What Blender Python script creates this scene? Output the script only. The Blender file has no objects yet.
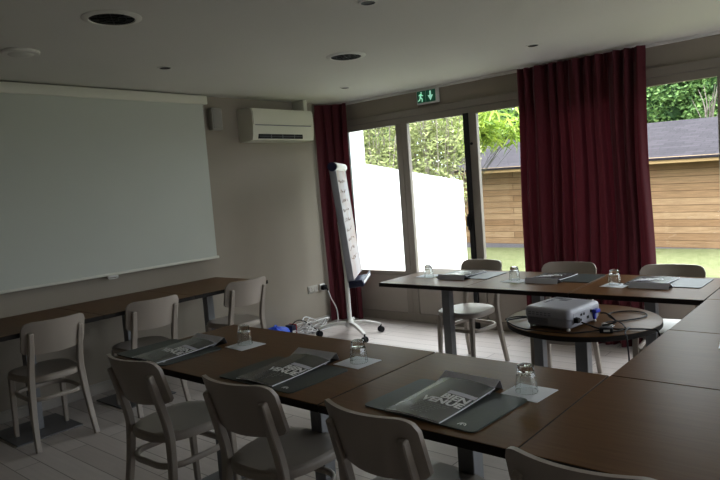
import bpy, bmesh, math, random
from mathutils import Vector, Matrix
R = math.radians
PI = math.pi
col = bpy.context.scene.collection
random.seed(7)

# ------------------------------------------------------------------ materials
def new_mat(name):
    m = bpy.data.materials.new(name)
    m.use_nodes = True
    nt = m.node_tree
    return m, nt, nt.nodes['Principled BSDF'], nt.nodes['Material Output']

def lin(c):
    return tuple(((v / 255.0) / 12.92 if v / 255.0 <= 0.04045 else ((v / 255.0 + 0.055) / 1.055) ** 2.4) for v in c) + (1.0,)

def rgba(c):
    return (c[0], c[1], c[2], 1.0)

def mat(name, c, rough=0.5, metal=0.0, var=0.06, scale=8.0, spec=0.5, bump=0.0, stretch=(1, 1, 1)):
    """plain paint-like material with soft procedural variation"""
    m, nt, b, out = new_mat(name)
    b.inputs['Roughness'].default_value = rough
    b.inputs['Metallic'].default_value = metal
    b.inputs['Specular IOR Level'].default_value = spec
    tc = nt.nodes.new('ShaderNodeTexCoord')
    mp = nt.nodes.new('ShaderNodeMapping')
    mp.inputs['Scale'].default_value = stretch
    nz = nt.nodes.new('ShaderNodeTexNoise')
    nz.inputs['Scale'].default_value = scale
    nz.inputs['Detail'].default_value = 4
    mix = nt.nodes.new('ShaderNodeMix'); mix.data_type = 'RGBA'
    mix.inputs['A'].default_value = rgba([v * (1 - var) for v in c])
    mix.inputs['B'].default_value = rgba([min(1, v * (1 + var)) for v in c])
    nt.links.new(tc.outputs['Object'], mp.inputs['Vector'])
    nt.links.new(mp.outputs['Vector'], nz.inputs['Vector'])
    nt.links.new(nz.outputs['Fac'], mix.inputs['Factor'])
    nt.links.new(mix.outputs['Result'], b.inputs['Base Color'])
    if bump > 0:
        bp = nt.nodes.new('ShaderNodeBump')
        bp.inputs['Strength'].default_value = bump
        bp.inputs['Distance'].default_value = 0.01
        nt.links.new(nz.outputs['Fac'], bp.inputs['Height'])
        nt.links.new(bp.outputs['Normal'], b.inputs['Normal'])
    return m

def wood_mat(name, c1, c2, rough=0.35, stretch=(1.2, 9, 9), scale=2.6, coat=0.0, spec=0.5):
    m, nt, b, out = new_mat(name)
    b.inputs['Roughness'].default_value = rough
    b.inputs['Specular IOR Level'].default_value = spec
    b.inputs['Coat Weight'].default_value = coat
    b.inputs['Coat Roughness'].default_value = 0.25
    tc = nt.nodes.new('ShaderNodeTexCoord')
    mp = nt.nodes.new('ShaderNodeMapping'); mp.inputs['Scale'].default_value = stretch
    nz = nt.nodes.new('ShaderNodeTexNoise'); nz.inputs['Scale'].default_value = scale
    nz.inputs['Detail'].default_value = 8; nz.inputs['Distortion'].default_value = 0.6
    cr = nt.nodes.new('ShaderNodeValToRGB')
    cr.color_ramp.elements[0].position = 0.3; cr.color_ramp.elements[0].color = rgba(c1)
    cr.color_ramp.elements[1].position = 0.72; cr.color_ramp.elements[1].color = rgba(c2)
    nt.links.new(tc.outputs['Object'], mp.inputs['Vector'])
    nt.links.new(mp.outputs['Vector'], nz.inputs['Vector'])
    nt.links.new(nz.outputs['Fac'], cr.inputs['Fac'])
    nt.links.new(cr.outputs['Color'], b.inputs['Base Color'])
    return m

def plank_mat(name, c1, c2, mortar, w, h, rough=0.45, gap=0.004, axes='xy', grain=0.25, spec=0.4, offset=0.37):
    m, nt, b, out = new_mat(name)
    b.inputs['Roughness'].default_value = rough
    b.inputs['Specular IOR Level'].default_value = spec
    tc = nt.nodes.new('ShaderNodeTexCoord')
    sp = nt.nodes.new('ShaderNodeSeparateXYZ'); cb = nt.nodes.new('ShaderNodeCombineXYZ')
    nt.links.new(tc.outputs['Object'], sp.inputs[0])
    nt.links.new(sp.outputs[axes[0].upper()], cb.inputs['X'])
    nt.links.new(sp.outputs[axes[1].upper()], cb.inputs['Y'])
    br = nt.nodes.new('ShaderNodeTexBrick')
    br.inputs['Scale'].default_value = 1.0
    br.inputs['Brick Width'].default_value = w
    br.inputs['Row Height'].default_value = h
    br.inputs['Mortar Size'].default_value = gap
    br.inputs['Color1'].default_value = rgba(c1)
    br.inputs['Color2'].default_value = rgba(c2)
    br.inputs['Mortar'].default_value = rgba(mortar)
    br.offset = offset
    nt.links.new(cb.outputs[0], br.inputs['Vector'])
    mp = nt.nodes.new('ShaderNodeMapping'); mp.inputs['Scale'].default_value = (1.5, 22, 1)
    nz = nt.nodes.new('ShaderNodeTexNoise'); nz.inputs['Scale'].default_value = 2.0; nz.inputs['Detail'].default_value = 6
    nt.links.new(cb.outputs[0], mp.inputs['Vector']); nt.links.new(mp.outputs['Vector'], nz.inputs['Vector'])
    mr = nt.nodes.new('ShaderNodeMapRange')
    mr.inputs['To Min'].default_value = 1 - grain; mr.inputs['To Max'].default_value = 1 + grain
    nt.links.new(nz.outputs['Fac'], mr.inputs['Value'])
    mix = nt.nodes.new('ShaderNodeMix'); mix.data_type = 'RGBA'; mix.blend_type = 'MULTIPLY'
    mix.inputs['Factor'].default_value = 1.0
    nt.links.new(br.outputs['Color'], mix.inputs['A']); nt.links.new(mr.outputs['Result'], mix.inputs['B'])
    nt.links.new(mix.outputs['Result'], b.inputs['Base Color'])
    return m

def leaf_mat(name, c1, c2, trans=0.4):
    m, nt, b, out = new_mat(name)
    geo = nt.nodes.new('ShaderNodeNewGeometry')
    cr = nt.nodes.new('ShaderNodeValToRGB')
    cr.color_ramp.elements[0].color = rgba(c1); cr.color_ramp.elements[1].color = rgba(c2)
    nt.links.new(geo.outputs['Random Per Island'], cr.inputs['Fac'])
    nt.links.new(cr.outputs['Color'], b.inputs['Base Color'])
    b.inputs['Roughness'].default_value = 0.6
    tr = nt.nodes.new('ShaderNodeBsdfTranslucent')
    nt.links.new(cr.outputs['Color'], tr.inputs['Color'])
    mx = nt.nodes.new('ShaderNodeMixShader'); mx.inputs[0].default_value = trans
    nt.links.new(b.outputs[0], mx.inputs[1]); nt.links.new(tr.outputs[0], mx.inputs[2])
    nt.links.new(mx.outputs[0], out.inputs['Surface'])
    return m

def cloth_mat(name, c, trans=0.25):
    m, nt, b, out = new_mat(name)
    tc = nt.nodes.new('ShaderNodeTexCoord')
    nz = nt.nodes.new('ShaderNodeTexNoise'); nz.inputs['Scale'].default_value = 60
    mix = nt.nodes.new('ShaderNodeMix'); mix.data_type = 'RGBA'
    mix.inputs['A'].default_value = rgba([v * 0.85 for v in c]); mix.inputs['B'].default_value = rgba([v * 1.12 for v in c])
    nt.links.new(tc.outputs['Object'], nz.inputs['Vector']); nt.links.new(nz.outputs['Fac'], mix.inputs['Factor'])
    nt.links.new(mix.outputs['Result'], b.inputs['Base Color'])
    b.inputs['Roughness'].default_value = 0.75
    b.inputs['Sheen Weight'].default_value = 0.15
    b.inputs['Specular IOR Level'].default_value = 0.2
    tr = nt.nodes.new('ShaderNodeBsdfTranslucent')
    nt.links.new(mix.outputs['Result'], tr.inputs['Color'])
    mx = nt.nodes.new('ShaderNodeMixShader'); mx.inputs[0].default_value = trans
    nt.links.new(b.outputs[0], mx.inputs[1]); nt.links.new(tr.outputs[0], mx.inputs[2])
    nt.links.new(mx.outputs[0], out.inputs['Surface'])
    return m

def pane_mat(name):
    m, nt, b, out = new_mat(name)
    t = nt.nodes.new('ShaderNodeBsdfTransparent'); t.inputs['Color'].default_value = (0.96, 0.98, 0.97, 1)
    g = nt.nodes.new('ShaderNodeBsdfGlossy'); g.inputs['Roughness'].default_value = 0.02
    lw = nt.nodes.new('ShaderNodeLayerWeight'); lw.inputs['Blend'].default_value = 0.5
    pw = nt.nodes.new('ShaderNodeMath'); pw.operation = 'POWER'; pw.inputs[1].default_value = 5.0
    nt.links.new(lw.outputs['Facing'], pw.inputs[0])
    fr = nt.nodes.new('ShaderNodeMath'); fr.operation = 'MULTIPLY_ADD'; fr.inputs[1].default_value = 0.6; fr.inputs[2].default_value = 0.03
    nt.links.new(pw.outputs[0], fr.inputs[0])
    mx = nt.nodes.new('ShaderNodeMixShader')
    nt.links.new(fr.outputs[0], mx.inputs[0]); nt.links.new(t.outputs[0], mx.inputs[1]); nt.links.new(g.outputs[0], mx.inputs[2])
    nt.links.new(mx.outputs[0], out.inputs['Surface'])
    return m

def glassware_mat(name):
    m, nt, b, out = new_mat(name)
    b.inputs['Base Color'].default_value = (0.97, 0.99, 0.98, 1)
    b.inputs['Transmission Weight'].default_value = 1.0
    b.inputs['Roughness'].default_value = 0.0
    b.inputs['IOR'].default_value = 1.45
    t = nt.nodes.new('ShaderNodeBsdfTransparent'); t.inputs['Color'].default_value = (0.95, 0.97, 0.96, 1)
    mx = nt.nodes.new('ShaderNodeMixShader'); mx.inputs[0].default_value = 0.05
    nt.links.new(b.outputs[0], mx.inputs[1]); nt.links.new(t.outputs[0], mx.inputs[2])
    nt.links.new(mx.outputs[0], out.inputs['Surface'])
    return m

def emit_mat(name, c, s):
    m, nt, b, out = new_mat(name)
    b.inputs['Base Color'].default_value = rgba(c)
    b.inputs['Emission Color'].default_value = rgba(c)
    b.inputs['Emission Strength'].default_value = s
    return m

M = {}
M['wall'] = mat('taupe_wall_paint', (0.36, 0.32, 0.265), 0.9, var=0.05, scale=3, spec=0.2)
M['rear'] = mat('light_absorbing_wall', (0.06, 0.05, 0.042), 0.9, spec=0.2)  # out-of-view walls, colour set near black to cut bounced light
M['frame'] = mat('taupe_frame_paint', (0.27, 0.24, 0.205), 0.55, var=0.04)
M['panel'] = mat('taupe_panel_paint', (0.36, 0.32, 0.28), 0.6, var=0.04)
M['ceiling'] = mat('white_ceiling_paint', (0.70, 0.69, 0.66), 0.9, var=0.03, scale=1.5, spec=0.2)
M['white'] = mat('white_plastic', (0.72, 0.71, 0.67), 0.45, var=0.02)
M['spk'] = mat('beige_speaker_shell', (0.40, 0.38, 0.33), 0.6, var=0.03)
M['offwhite'] = mat('ivory_plastic', (0.70, 0.69, 0.60), 0.4, var=0.02)
M['screen'] = mat('matte_screen_fabric', (0.60, 0.62, 0.56), 0.85, var=0.03, scale=2, spec=0.1)
M['base'] = mat('baseboard_paint', (0.40, 0.37, 0.33), 0.5, var=0.04)
M['floor'] = plank_mat('pale_plank_floor', (0.50, 0.445, 0.415), (0.585, 0.535, 0.505), (0.24, 0.21, 0.19), 1.3, 0.145, rough=0.38, gap=0.003, grain=0.12)
M['chair'] = mat('taupe_chair_lacquer', (0.365, 0.318, 0.272), 0.38, var=0.05, scale=5)
M['veneer'] = wood_mat('dark_walnut_veneer', (0.118, 0.058, 0.023), (0.150, 0.078, 0.032), rough=0.35, stretch=(2.0, 40, 40), scale=2.0, coat=0.0, spec=0.08)
M['edge'] = mat('black_edge_band', (0.014, 0.010, 0.008), 0.6, var=0.1, spec=0.2)
M['steel'] = mat('grey_painted_steel', (0.22, 0.225, 0.235), 0.35, metal=0.45, var=0.08, scale=12)
M['plate'] = mat('grey_base_plate_steel', (0.17, 0.17, 0.18), 0.4, metal=0.4, var=0.12, scale=10)
M['black'] = mat('black_plastic', (0.010, 0.010, 0.012), 0.6, var=0.1, spec=0.25)
M['gasket'] = mat('black_rubber_gasket', (0.008, 0.008, 0.009), 0.6, var=0.1)
M['curtain'] = cloth_mat('burgundy_curtain_cloth', (0.085, 0.012, 0.018), 0.14)
M['pane'] = pane_mat('window_pane_glass')
M['glass'] = glassware_mat('clear_tumbler_glass')
M['napkin'] = mat('white_paper_napkin', (0.84, 0.86, 0.90), 0.85, var=0.03, scale=30, spec=0.1)
M['mat'] = mat('dark_slate_leatherette', (0.042, 0.050, 0.048), 0.45, var=0.1, scale=60, bump=0.05, spec=0.35)
M['cover'] = mat('dark_grey_glossy_cover', (0.075, 0.076, 0.078), 0.27, var=0.10, scale=12)
M['paper'] = mat('white_paper', (0.75, 0.76, 0.80), 0.8, var=0.02, spec=0.1)
M['tent'] = mat('lilac_grey_card', (0.60, 0.60, 0.66), 0.7, var=0.04, spec=0.2)
M['ink'] = mat('pale_print_ink', (0.80, 0.81, 0.82), 0.6, var=0.03)
M['faint'] = mat('grey_print_ink', (0.20, 0.205, 0.21), 0.6, var=0.05)
M['ringdark'] = mat('dark_lamp_recess', (0.010, 0.010, 0.010), 0.55, spec=0.2)
M['chrome'] = mat('bright_metal', (0.7, 0.7, 0.7), 0.18, metal=1.0)
M['proj'] = mat('pale_grey_projector_shell', (0.36, 0.36, 0.40), 0.4, var=0.03)
M['projdark'] = mat('dark_grey_projector_band', (0.16, 0.16, 0.18), 0.5, var=0.05)
M['bluecon'] = mat('blue_plug_plastic', (0.02, 0.04, 0.45), 0.4)
M['navy'] = mat('navy_plastic', (0.012, 0.016, 0.05), 0.4)
M['bluebag'] = mat('bright_blue_plastic', (0.03, 0.12, 0.75), 0.3, var=0.2)
M['red'] = mat('red_plastic', (0.45, 0.02, 0.03), 0.45)
M['cable'] = mat('white_cable_sheath', (0.72, 0.72, 0.72), 0.5)
M['greycable'] = mat('grey_cable_sheath', (0.30, 0.30, 0.32), 0.5)
M['darkcable'] = mat('dark_grey_cable_sheath', (0.07, 0.07, 0.075), 0.6, spec=0.3)
M['signgreen'] = emit_mat('lit_green_sign', (0.010, 0.10, 0.055), 0.22)
M['signwhite'] = emit_mat('lit_white_pictogram', (0.45, 0.85, 0.65), 0.45)
M['render'] = mat('white_garden_render', (0.90, 0.91, 0.90), 0.9, var=0.04, scale=1.2, spec=0.1)
M['pillar'] = mat('white_pillar_render', (0.82, 0.86, 0.88), 0.9, var=0.03, spec=0.1)
M['shed'] = plank_mat('pine_cladding', (0.17, 0.102, 0.056), (0.245, 0.165, 0.10), (0.095, 0.055, 0.030), 2.6, 0.125, rough=0.8, gap=0.006, axes='xz', grain=0.45, spec=0.1)
M['fascia'] = wood_mat('pine_fascia', (0.22, 0.14, 0.06), (0.30, 0.20, 0.10), rough=0.8, stretch=(0.6, 8, 8))
M['plinth'] = mat('dark_plinth', (0.10, 0.09, 0.10), 0.9)
M['trunk'] = mat('grey_brown_bark', (0.20, 0.17, 0.14), 0.9, var=0.3, scale=10)
M['darkbark'] = mat('dark_shrub_bark', (0.05, 0.05, 0.03), 0.9, var=0.3, scale=10)
M['palebark'] = mat('pale_dead_bark', (0.13, 0.11, 0.09), 0.9, var=0.3, scale=10)
M['leaf_dry'] = leaf_mat('sparse_olive_leaves', (0.12, 0.13, 0.055), (0.40, 0.44, 0.18), 0.35)
M['leaf_lime'] = leaf_mat('lime_green_leaves', (0.10, 0.18, 0.02), (0.36, 0.44, 0.07))
M['leaf_dark'] = leaf_mat('deep_green_leaves', (0.045, 0.11, 0.03), (0.23, 0.36, 0.11), 0.3)

def roof_material():
    m, nt, b, out = new_mat('mauve_grey_shingles')
    b.inputs['Roughness'].default_value = 0.9; b.inputs['Specular IOR Level'].default_value = 0.15
    tc = nt.nodes.new('ShaderNodeTexCoord')
    br = nt.nodes.new('ShaderNodeTexBrick')
    br.inputs['Scale'].default_value = 1.0; br.inputs['Brick Width'].default_value = 0.33; br.inputs['Row Height'].default_value = 0.14
    br.inputs['Mortar Size'].default_value = 0.006
    br.inputs['Color1'].default_value = (0.0205, 0.0170, 0.0205, 1); br.inputs['Color2'].default_value = (0.032, 0.0265, 0.0315, 1)
    br.inputs['Mortar'].default_value = (0.010, 0.009, 0.011, 1)
    nt.links.new(tc.outputs['Object'], br.inputs['Vector'])
    nt.links.new(br.outputs['Color'], b.inputs['Base Color'])
    return m
M['roof'] = roof_material()

def lawn_material():
    m, nt, b, out = new_mat('lawn_grass')
    b.inputs['Roughness'].default_value = 0.95; b.inputs['Specular IOR Level'].default_value = 0.05
    tc = nt.nodes.new('ShaderNodeTexCoord')
    n1 = nt.nodes.new('ShaderNodeTexNoise'); n1.inputs['Scale'].default_value = 9; n1.inputs['Detail'].default_value = 8
    n1.inputs['Roughness'].default_value = 0.75
    cr = nt.nodes.new('ShaderNodeValToRGB')
    cr.color_ramp.elements[0].position = 0.3; cr.color_ramp.elements[0].color = (0.065, 0.076, 0.030, 1)
    cr.color_ramp.elements[1].position = 0.7; cr.color_ramp.elements[1].color = (0.145, 0.145, 0.08, 1)
    nt.links.new(tc.outputs['Object'], n1.inputs['Vector']); nt.links.new(n1.outputs['Fac'], cr.inputs['Fac'])
    nt.links.new(cr.outputs['Color'], b.inputs['Base Color'])
    return m
M['lawn'] = lawn_material()

def flip_material():
    m, nt, b, out = new_mat('smudged_flip_paper')
    b.inputs['Roughness'].default_value = 0.7
    tc = nt.nodes.new('ShaderNodeTexCoord')
    nz = nt.nodes.new('ShaderNodeTexNoise'); nz.inputs['Scale'].default_value = 3.5; nz.inputs['Detail'].default_value = 3
    cr = nt.nodes.new('ShaderNodeValToRGB')
    e = cr.color_ramp.elements
    e[0].position = 0.35; e[0].color = (0.42, 0.42, 0.44, 1)
    e[1].position = 0.75; e[1].color = (0.36, 0.27, 0.22, 1)
    nt.links.new(tc.outputs['Object'], nz.inputs['Vector']); nt.links.new(nz.outputs['Fac'], cr.inputs['Fac'])
    nt.links.new(cr.outputs['Color'], b.inputs['Base Color'])
    return m
M['flip'] = flip_material()

# ------------------------------------------------------------------ mesh helpers
class MB:
    """collects shapes, build() links them as ONE mesh object"""
    def __init__(s):
        s.bm = bmesh.new()
    def box(s, x0, x1, y0, y1, z0, z1, bev=0.0, seg=2, mtx=None):
        t = bmesh.new()
        bmesh.ops.create_cube(t, size=1.0)
        for v in t.verts:
            v.co = Vector(((x0 + x1) / 2 + v.co.x * (x1 - x0), (y0 + y1) / 2 + v.co.y * (y1 - y0), (z0 + z1) / 2 + v.co.z * (z1 - z0)))
        if bev > 0:
            bmesh.ops.bevel(t, geom=list(t.edges), offset=bev, segments=seg, profile=0.5, affect='EDGES')
        s._merge(t, mtx)
        return s
    def _merge(s, t, mtx=None):
        if mtx is not None:
            bmesh.ops.transform(t, matrix=mtx, verts=list(t.verts))
        vm = [s.bm.verts.new(v.co) for v in t.verts]
        t.verts.index_update()
        for f in t.faces:
            try:
                s.bm.faces.new([vm[v.index] for v in f.verts])
            except ValueError:
                pass
        t.free()
    def sweep(s, pts, sections, closed=False, up=Vector((0, 0, 1)), cap=True):
        """pts: Vectors; sections: one list of (a,b) offsets or one per point; a along side, b along normal"""
        n = len(pts); pts = [Vector(p) for p in pts]
        rings = []
        for i in range(n):
            if closed:
                tg = pts[(i + 1) % n] - pts[i - 1]
            else:
                tg = pts[min(i + 1, n - 1)] - pts[max(i - 1, 0)]
            tg.normalize()
            side = up.cross(tg)
            if side.length < 1e-4:
                side = Vector((1, 0, 0))
            side.normalize(); nrm = tg.cross(side)
            sec = sections[i] if isinstance(sections[0], list) else sections
            rings.append([s.bm.verts.new(pts[i] + side * a + nrm * b) for a, b in sec])
        k = len(rings[0])
        for i in range(n if closed else n - 1):
            r0, r1 = rings[i], rings[(i + 1) % n]
            for j in range(k):
                s.bm.faces.new((r0[j], r0[(j + 1) % k], r1[(j + 1) % k], r1[j]))
        if cap and not closed:
            s.bm.faces.new(list(reversed(rings[0]))); s.bm.faces.new(rings[-1])
        return s
    def tube(s, pts, r, k=8, closed=False, up=Vector((0, 0, 1))):
        if not hasattr(r, '__len__'):
            r = [r] * len(pts)
        secs = [[(rr * math.cos(2 * PI * j / k), rr * math.sin(2 * PI * j / k)) for j in range(k)] for rr in r]
        return s.sweep(pts, secs, closed, up)
    def lathe(s, prof, k=32, c=(0, 0, 0), axis='z', facet=None):
        """prof: list of (r,z); r=0 makes a pole"""
        rings = []
        for r, z in prof:
            if r <= 1e-6:
                rings.append([s.bm.verts.new(s._ax(0, 0, z, c, axis))])
            else:
                rings.append([s.bm.verts.new(s._ax(r * math.cos(2 * PI * j / k), r * math.sin(2 * PI * j / k), z, c, axis)) for j in range(k)])
        for a, b in zip(rings, rings[1:]):
            for j in range(k):
                va = [a[j % len(a)], a[(j + 1) % len(a)]] if len(a) > 1 else [a[0]]
                vb = [b[(j + 1) % len(b)], b[j % len(b)]] if len(b) > 1 else [b[0]]
                if len(va) + len(vb) > 2:
                    s.bm.faces.new(va + vb)
        return s
    def _ax(s, x, y, z, c, axis):
        if axis == 'z':
            return Vector((c[0] + x, c[1] + y, c[2] + z))
        if axis == 'x':
            return Vector((c[0] + z, c[1] + x, c[2] + y))
        return Vector((c[0] + x, c[1] + z, c[2] + y))
    def prism(s, poly, z0, z1, mtx=None):
        t = bmesh.new()
        a = [t.verts.new((x, y, z0)) for x, y in poly]; b = [t.verts.new((x, y, z1)) for x, y in poly]
        n = len(poly)
        t.faces.new(list(reversed(a))); t.faces.new(b)
        for i in range(n):
            t.faces.new((a[i], a[(i + 1) % n], b[(i + 1) % n], b[i]))
        s._merge(t, mtx)
        return s
    def grid(s, fn, nu, nv):
        vs = [[s.bm.verts.new(fn(i / nu, j / nv)) for j in range(nv + 1)] for i in range(nu + 1)]
        for i in range(nu):
            for j in range(nv):
                s.bm.faces.new((vs[i][j], vs[i + 1][j], vs[i + 1][j + 1], vs[i][j + 1]))
        return s
    def build(s, name, m, parent=None, smooth=35, fix=True, loc=None, rotz=0.0):
        if fix:
            bmesh.ops.recalc_face_normals(s.bm, faces=list(s.bm.faces))
        me = bpy.data.meshes.new(name)
        s.bm.to_mesh(me); s.bm.free()
        me.materials.append(m)
        if smooth:
            me.polygons.foreach_set('use_smooth', [True] * len(me.polygons))
            me.set_sharp_from_angle(angle=R(smooth))
        o = bpy.data.objects.new(name, me); col.objects.link(o)
        if parent is not None:
            o.parent = parent
        if loc is not None:
            o.location = loc
        o.rotation_euler[2] = rotz
        return o

def raw(name, verts, faces, m, parent=None, smooth=False):
    me = bpy.data.meshes.new(name); me.from_pydata(verts, [], faces); me.update()
    me.materials.append(m)
    if smooth:
        me.polygons.foreach_set('use_smooth', [True] * len(me.polygons))
    o = bpy.data.objects.new(name, me); col.objects.link(o)
    if parent is not None:
        o.parent = parent
    return o

def tag(o, label=None, cat=None, group=None, kind=None):
    if label: o['label'] = label
    if cat: o['category'] = cat
    if group: o['group'] = group
    if kind: o['kind'] = kind
    return o

def thing(name, loc=(0, 0, 0), rz=0.0, label=None, cat=None, group=None):
    o = bpy.data.objects.new(name, None); o.empty_display_size = 0.1
    col.objects.link(o); o.location = loc; o.rotation_euler = (0, 0, rz)
    return tag(o, label, cat, group)

def dup(root, loc, rz=0.0, label=None, group=None):
    r = root.copy(); col.objects.link(r); r.location = loc; r.rotation_euler = (0, 0, rz)
    if label: r['label'] = label
    if group: r['group'] = group
    for ch in list(root.children):
        c = ch.copy(); col.objects.link(c); c.parent = r
        for g in list(ch.children):
            d = g.copy(); col.objects.link(d); d.parent = c
    return r

def struct(mb, name, m, parent=None, **k):
    o = mb.build(name, m, parent, **k)
    if parent is None:
        o['kind'] = 'structure'
    return o

def catmull(pts, n=6, closed=False):
    pts = [Vector(p) for p in pts]; out = []; L = len(pts)
    rng = range(L if closed else L - 1)
    for i in rng:
        if closed:
            p0, p1, p2, p3 = pts[i - 1], pts[i], pts[(i + 1) % L], pts[(i + 2) % L]
        else:
            p0, p1, p2, p3 = pts[max(i - 1, 0)], pts[i], pts[i + 1], pts[min(i + 2, L - 1)]
        for j in range(n):
            t = j / n
            out.append(0.5 * ((2 * p1) + (p2 - p0) * t + (2 * p0 - 5 * p1 + 4 * p2 - p3) * t * t + (3 * p1 - p0 - 3 * p2 + p3) * t ** 3))
    if not closed:
        out.append(pts[-1])
    return out

def rrect(x0, x1, y0, y1, r, n=5):
    out = []
    for cx, cy, a0 in ((x1 - r, y1 - r, 0), (x0 + r, y1 - r, 90), (x0 + r, y0 + r, 180), (x1 - r, y0 + r, 270)):
        for i in range(n + 1):
            a = R(a0 + 90 * i / n); out.append((cx + r * math.cos(a), cy + r * math.sin(a)))
    return out

def text_mesh(body, size, bold=0.0, align='LEFT'):
    cu = bpy.data.curves.new('lettering', 'FONT'); cu.body = body; cu.size = size; cu.offset = bold; cu.align_x = align
    cu.resolution_u = 3
    o = bpy.data.objects.new('lettering', cu); col.objects.link(o)
    dg = bpy.context.evaluated_depsgraph_get(); dg.update()
    me = bpy.data.meshes.new_from_object(o.evaluated_get(dg))
    vs = [v.co.copy() for v in me.vertices]; fs = [tuple(p.vertices) for p in me.polygons]
    bpy.data.objects.remove(o); bpy.data.curves.remove(cu); bpy.data.meshes.remove(me)
    return vs, fs

# ------------------------------------------------------------------ camera (solved from the photograph's vanishing points)
H = 1.49
def cam_rot(y, p, r):
    R0 = Matrix(((1, 0, 0), (0, 0, -1), (0, 1, 0)))
    cy, sy = math.cos(y), math.sin(y); Ry = Matrix(((cy, 0, -sy), (0, 1, 0), (sy, 0, cy)))
    cp, sp = math.cos(p), math.sin(p); Rp = Matrix(((1, 0, 0), (0, cp, -sp), (0, sp, cp)))
    cr, sr = math.cos(r), math.sin(r); Rr = Matrix(((cr, -sr, 0), (sr, cr, 0), (0, 0, 1)))
    return Rr @ Rp @ Ry @ R0
CR = cam_rot(-0.711885081, 0.0850481039, -0.0762485684)
cam = bpy.data.cameras.new('camera'); cam.sensor_width = 36.0; cam.lens = 629.22 * 36.0 / 720.0
cam.clip_start = 0.02; cam.clip_end = 200
camo = bpy.data.objects.new('camera', cam); col.objects.link(camo)
right, down, fwd = Vector(CR[0]), Vector(CR[1]), Vector(CR[2])
mw = Matrix.Identity(4)
for i in range(3):
    mw[i][0] = right[i]; mw[i][1] = -down[i]; mw[i][2] = -fwd[i]
mw[2][3] = H
camo.matrix_world = mw
bpy.context.scene.camera = camo

# ------------------------------------------------------------------ room shell
XL, YW, CZ = -4.87, 5.39, 2.425
XR, YB = 3.2, -2.6
struct(MB().box(XL - 0.15, XR + 0.15, YB - 0.15, YW + 0.16, -0.12, 0.0), 'floor', M['floor'], smooth=0)
struct(MB().box(XL - 0.15, XR + 0.15, YB - 0.15, YW + 0.16, CZ, CZ + 0.15), 'ceiling', M['ceiling'], smooth=0)
struct(MB().box(XL - 0.15, XL, YB, YW, 0, CZ), 'wall_left', M['wall'], smooth=0)
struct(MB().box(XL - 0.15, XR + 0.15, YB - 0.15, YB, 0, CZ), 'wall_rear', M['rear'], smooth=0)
# right wall, outside the view, with one large opening
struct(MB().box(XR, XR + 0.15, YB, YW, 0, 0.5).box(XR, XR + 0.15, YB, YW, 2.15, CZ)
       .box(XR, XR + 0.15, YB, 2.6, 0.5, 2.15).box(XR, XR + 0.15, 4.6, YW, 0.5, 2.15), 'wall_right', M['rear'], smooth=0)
# window wall: header, left return, and the posts
struct(MB().box(XL, XR, YW, YW + 0.15, 2.234, CZ).box(XL, -4.755, YW, YW + 0.03, 0, 2.234), 'wall_window', M['wall'], smooth=0)
struct(MB().box(XL, -4.862 + 0.004, YB, YW, 0.0, 0.085, 0.002).box(XL, XL + 0.016, YB, YW, 0.0, 0.07, 0.003), 'baseboard_left', M['base'], smooth=0)
struct(MB().box(XL + 0.02, XR, YW - 0.028, YW, CZ - 0.022, CZ, 0.003), 'trim_1', M['white'], smooth=0)   # white curtain track strip under the ceiling

YF0, YF1 = YW - 0.03, YW + 0.022
def stile(mb, x0, x1, z0, z1, y0=YF0, y1=YF1, bev=0.006):
    return mb.box(x0, x1, y0, y1, z0, z1, bev)
# top frame along the whole wall
tf = MB().box(-4.755, XR, YF0 - 0.004, YF1, 2.165, 2.234, 0.004).box(-4.74, XR, YF0 + 0.008, YF1, 2.10, 2.165, 0.004)
struct(tf, 'trim_2', M['frame'], smooth=0)
bt = MB().box(-4.74, XR, YF0, YF1, 0.0, 0.095, 0.004)
struct(bt, 'baseboard_window', M['frame'], smooth=0)

def bay(name, x0, x1, s0, s1, label=None):
    """one glazed leaf over a solid lower panel; s0/s1 = stile widths"""
    root = thing(name, (0, 0, 0)); root['kind'] = 'structure'
    f = MB(); stile(f, x0, x0 + s0, 0.095, 2.10); stile(f, x1 - s1, x1, 0.095, 2.10)
    f.box(x0 + s0, x1 - s1, YF0 + 0.006, YF1, 0.50, 0.545, 0.004)
    f.build('window_frame', M['frame'], root, smooth=0)
    MB().box(x0 + s0, x1 - s1, YF0 + 0.02, YF1 - 0.01, 0.095, 0.50).build('lower_panel', M['panel'], root, smooth=0)
    MB().box(x0 + s0, x1 - s1, YW + 0.008, YW + 0.014, 0.545, 2.10).build('pane', M['pane'], root, smooth=0)
    return root
bay('window_1', -4.755, -3.945, 0.014, 0.075)
d1 = bay('door_1', -3.945, -3.195, 0.075, 0.006)
MB().box(-3.195, -3.142, YF0 - 0.012, YF1, 0.0, 2.11, 0.003).build('black_seal', M['gasket'], d1, smooth=0)
h = MB().box(-3.20, -3.175, YF0 - 0.03, YF0 - 0.006, 0.98, 1.14, 0.006)
h.box(-3.206, -3.190, YF0 - 0.040, YF0 - 0.012, 1.02, 1.12, 0.005)
h.build('handle', M['black'], d1)
d2 = bay('door_2', -3.142, -2.30, 0.085, 0.075)
MB().lathe([(0, -0.012), (0.012, -0.012), (0.013, 0.0)], 16, (-3.118, YF0, 1.815), 'y').build('lock', M['black'], d2)
bay('window_2', -2.30, -1.66, 0.06, 0.06)
bay('window_3', -1.66, -0.90, 0.06, 0.125)
bay('window_4', -0.90, 0.0, 0.05, 0.06)
bay('window_5', 0.0, 1.0, 0.06, 0.06)
bay('window_6', 1.0, 2.1, 0.06, 0.06)
bay('window_7', 2.1, 3.2, 0.06, 0.06)

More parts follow.
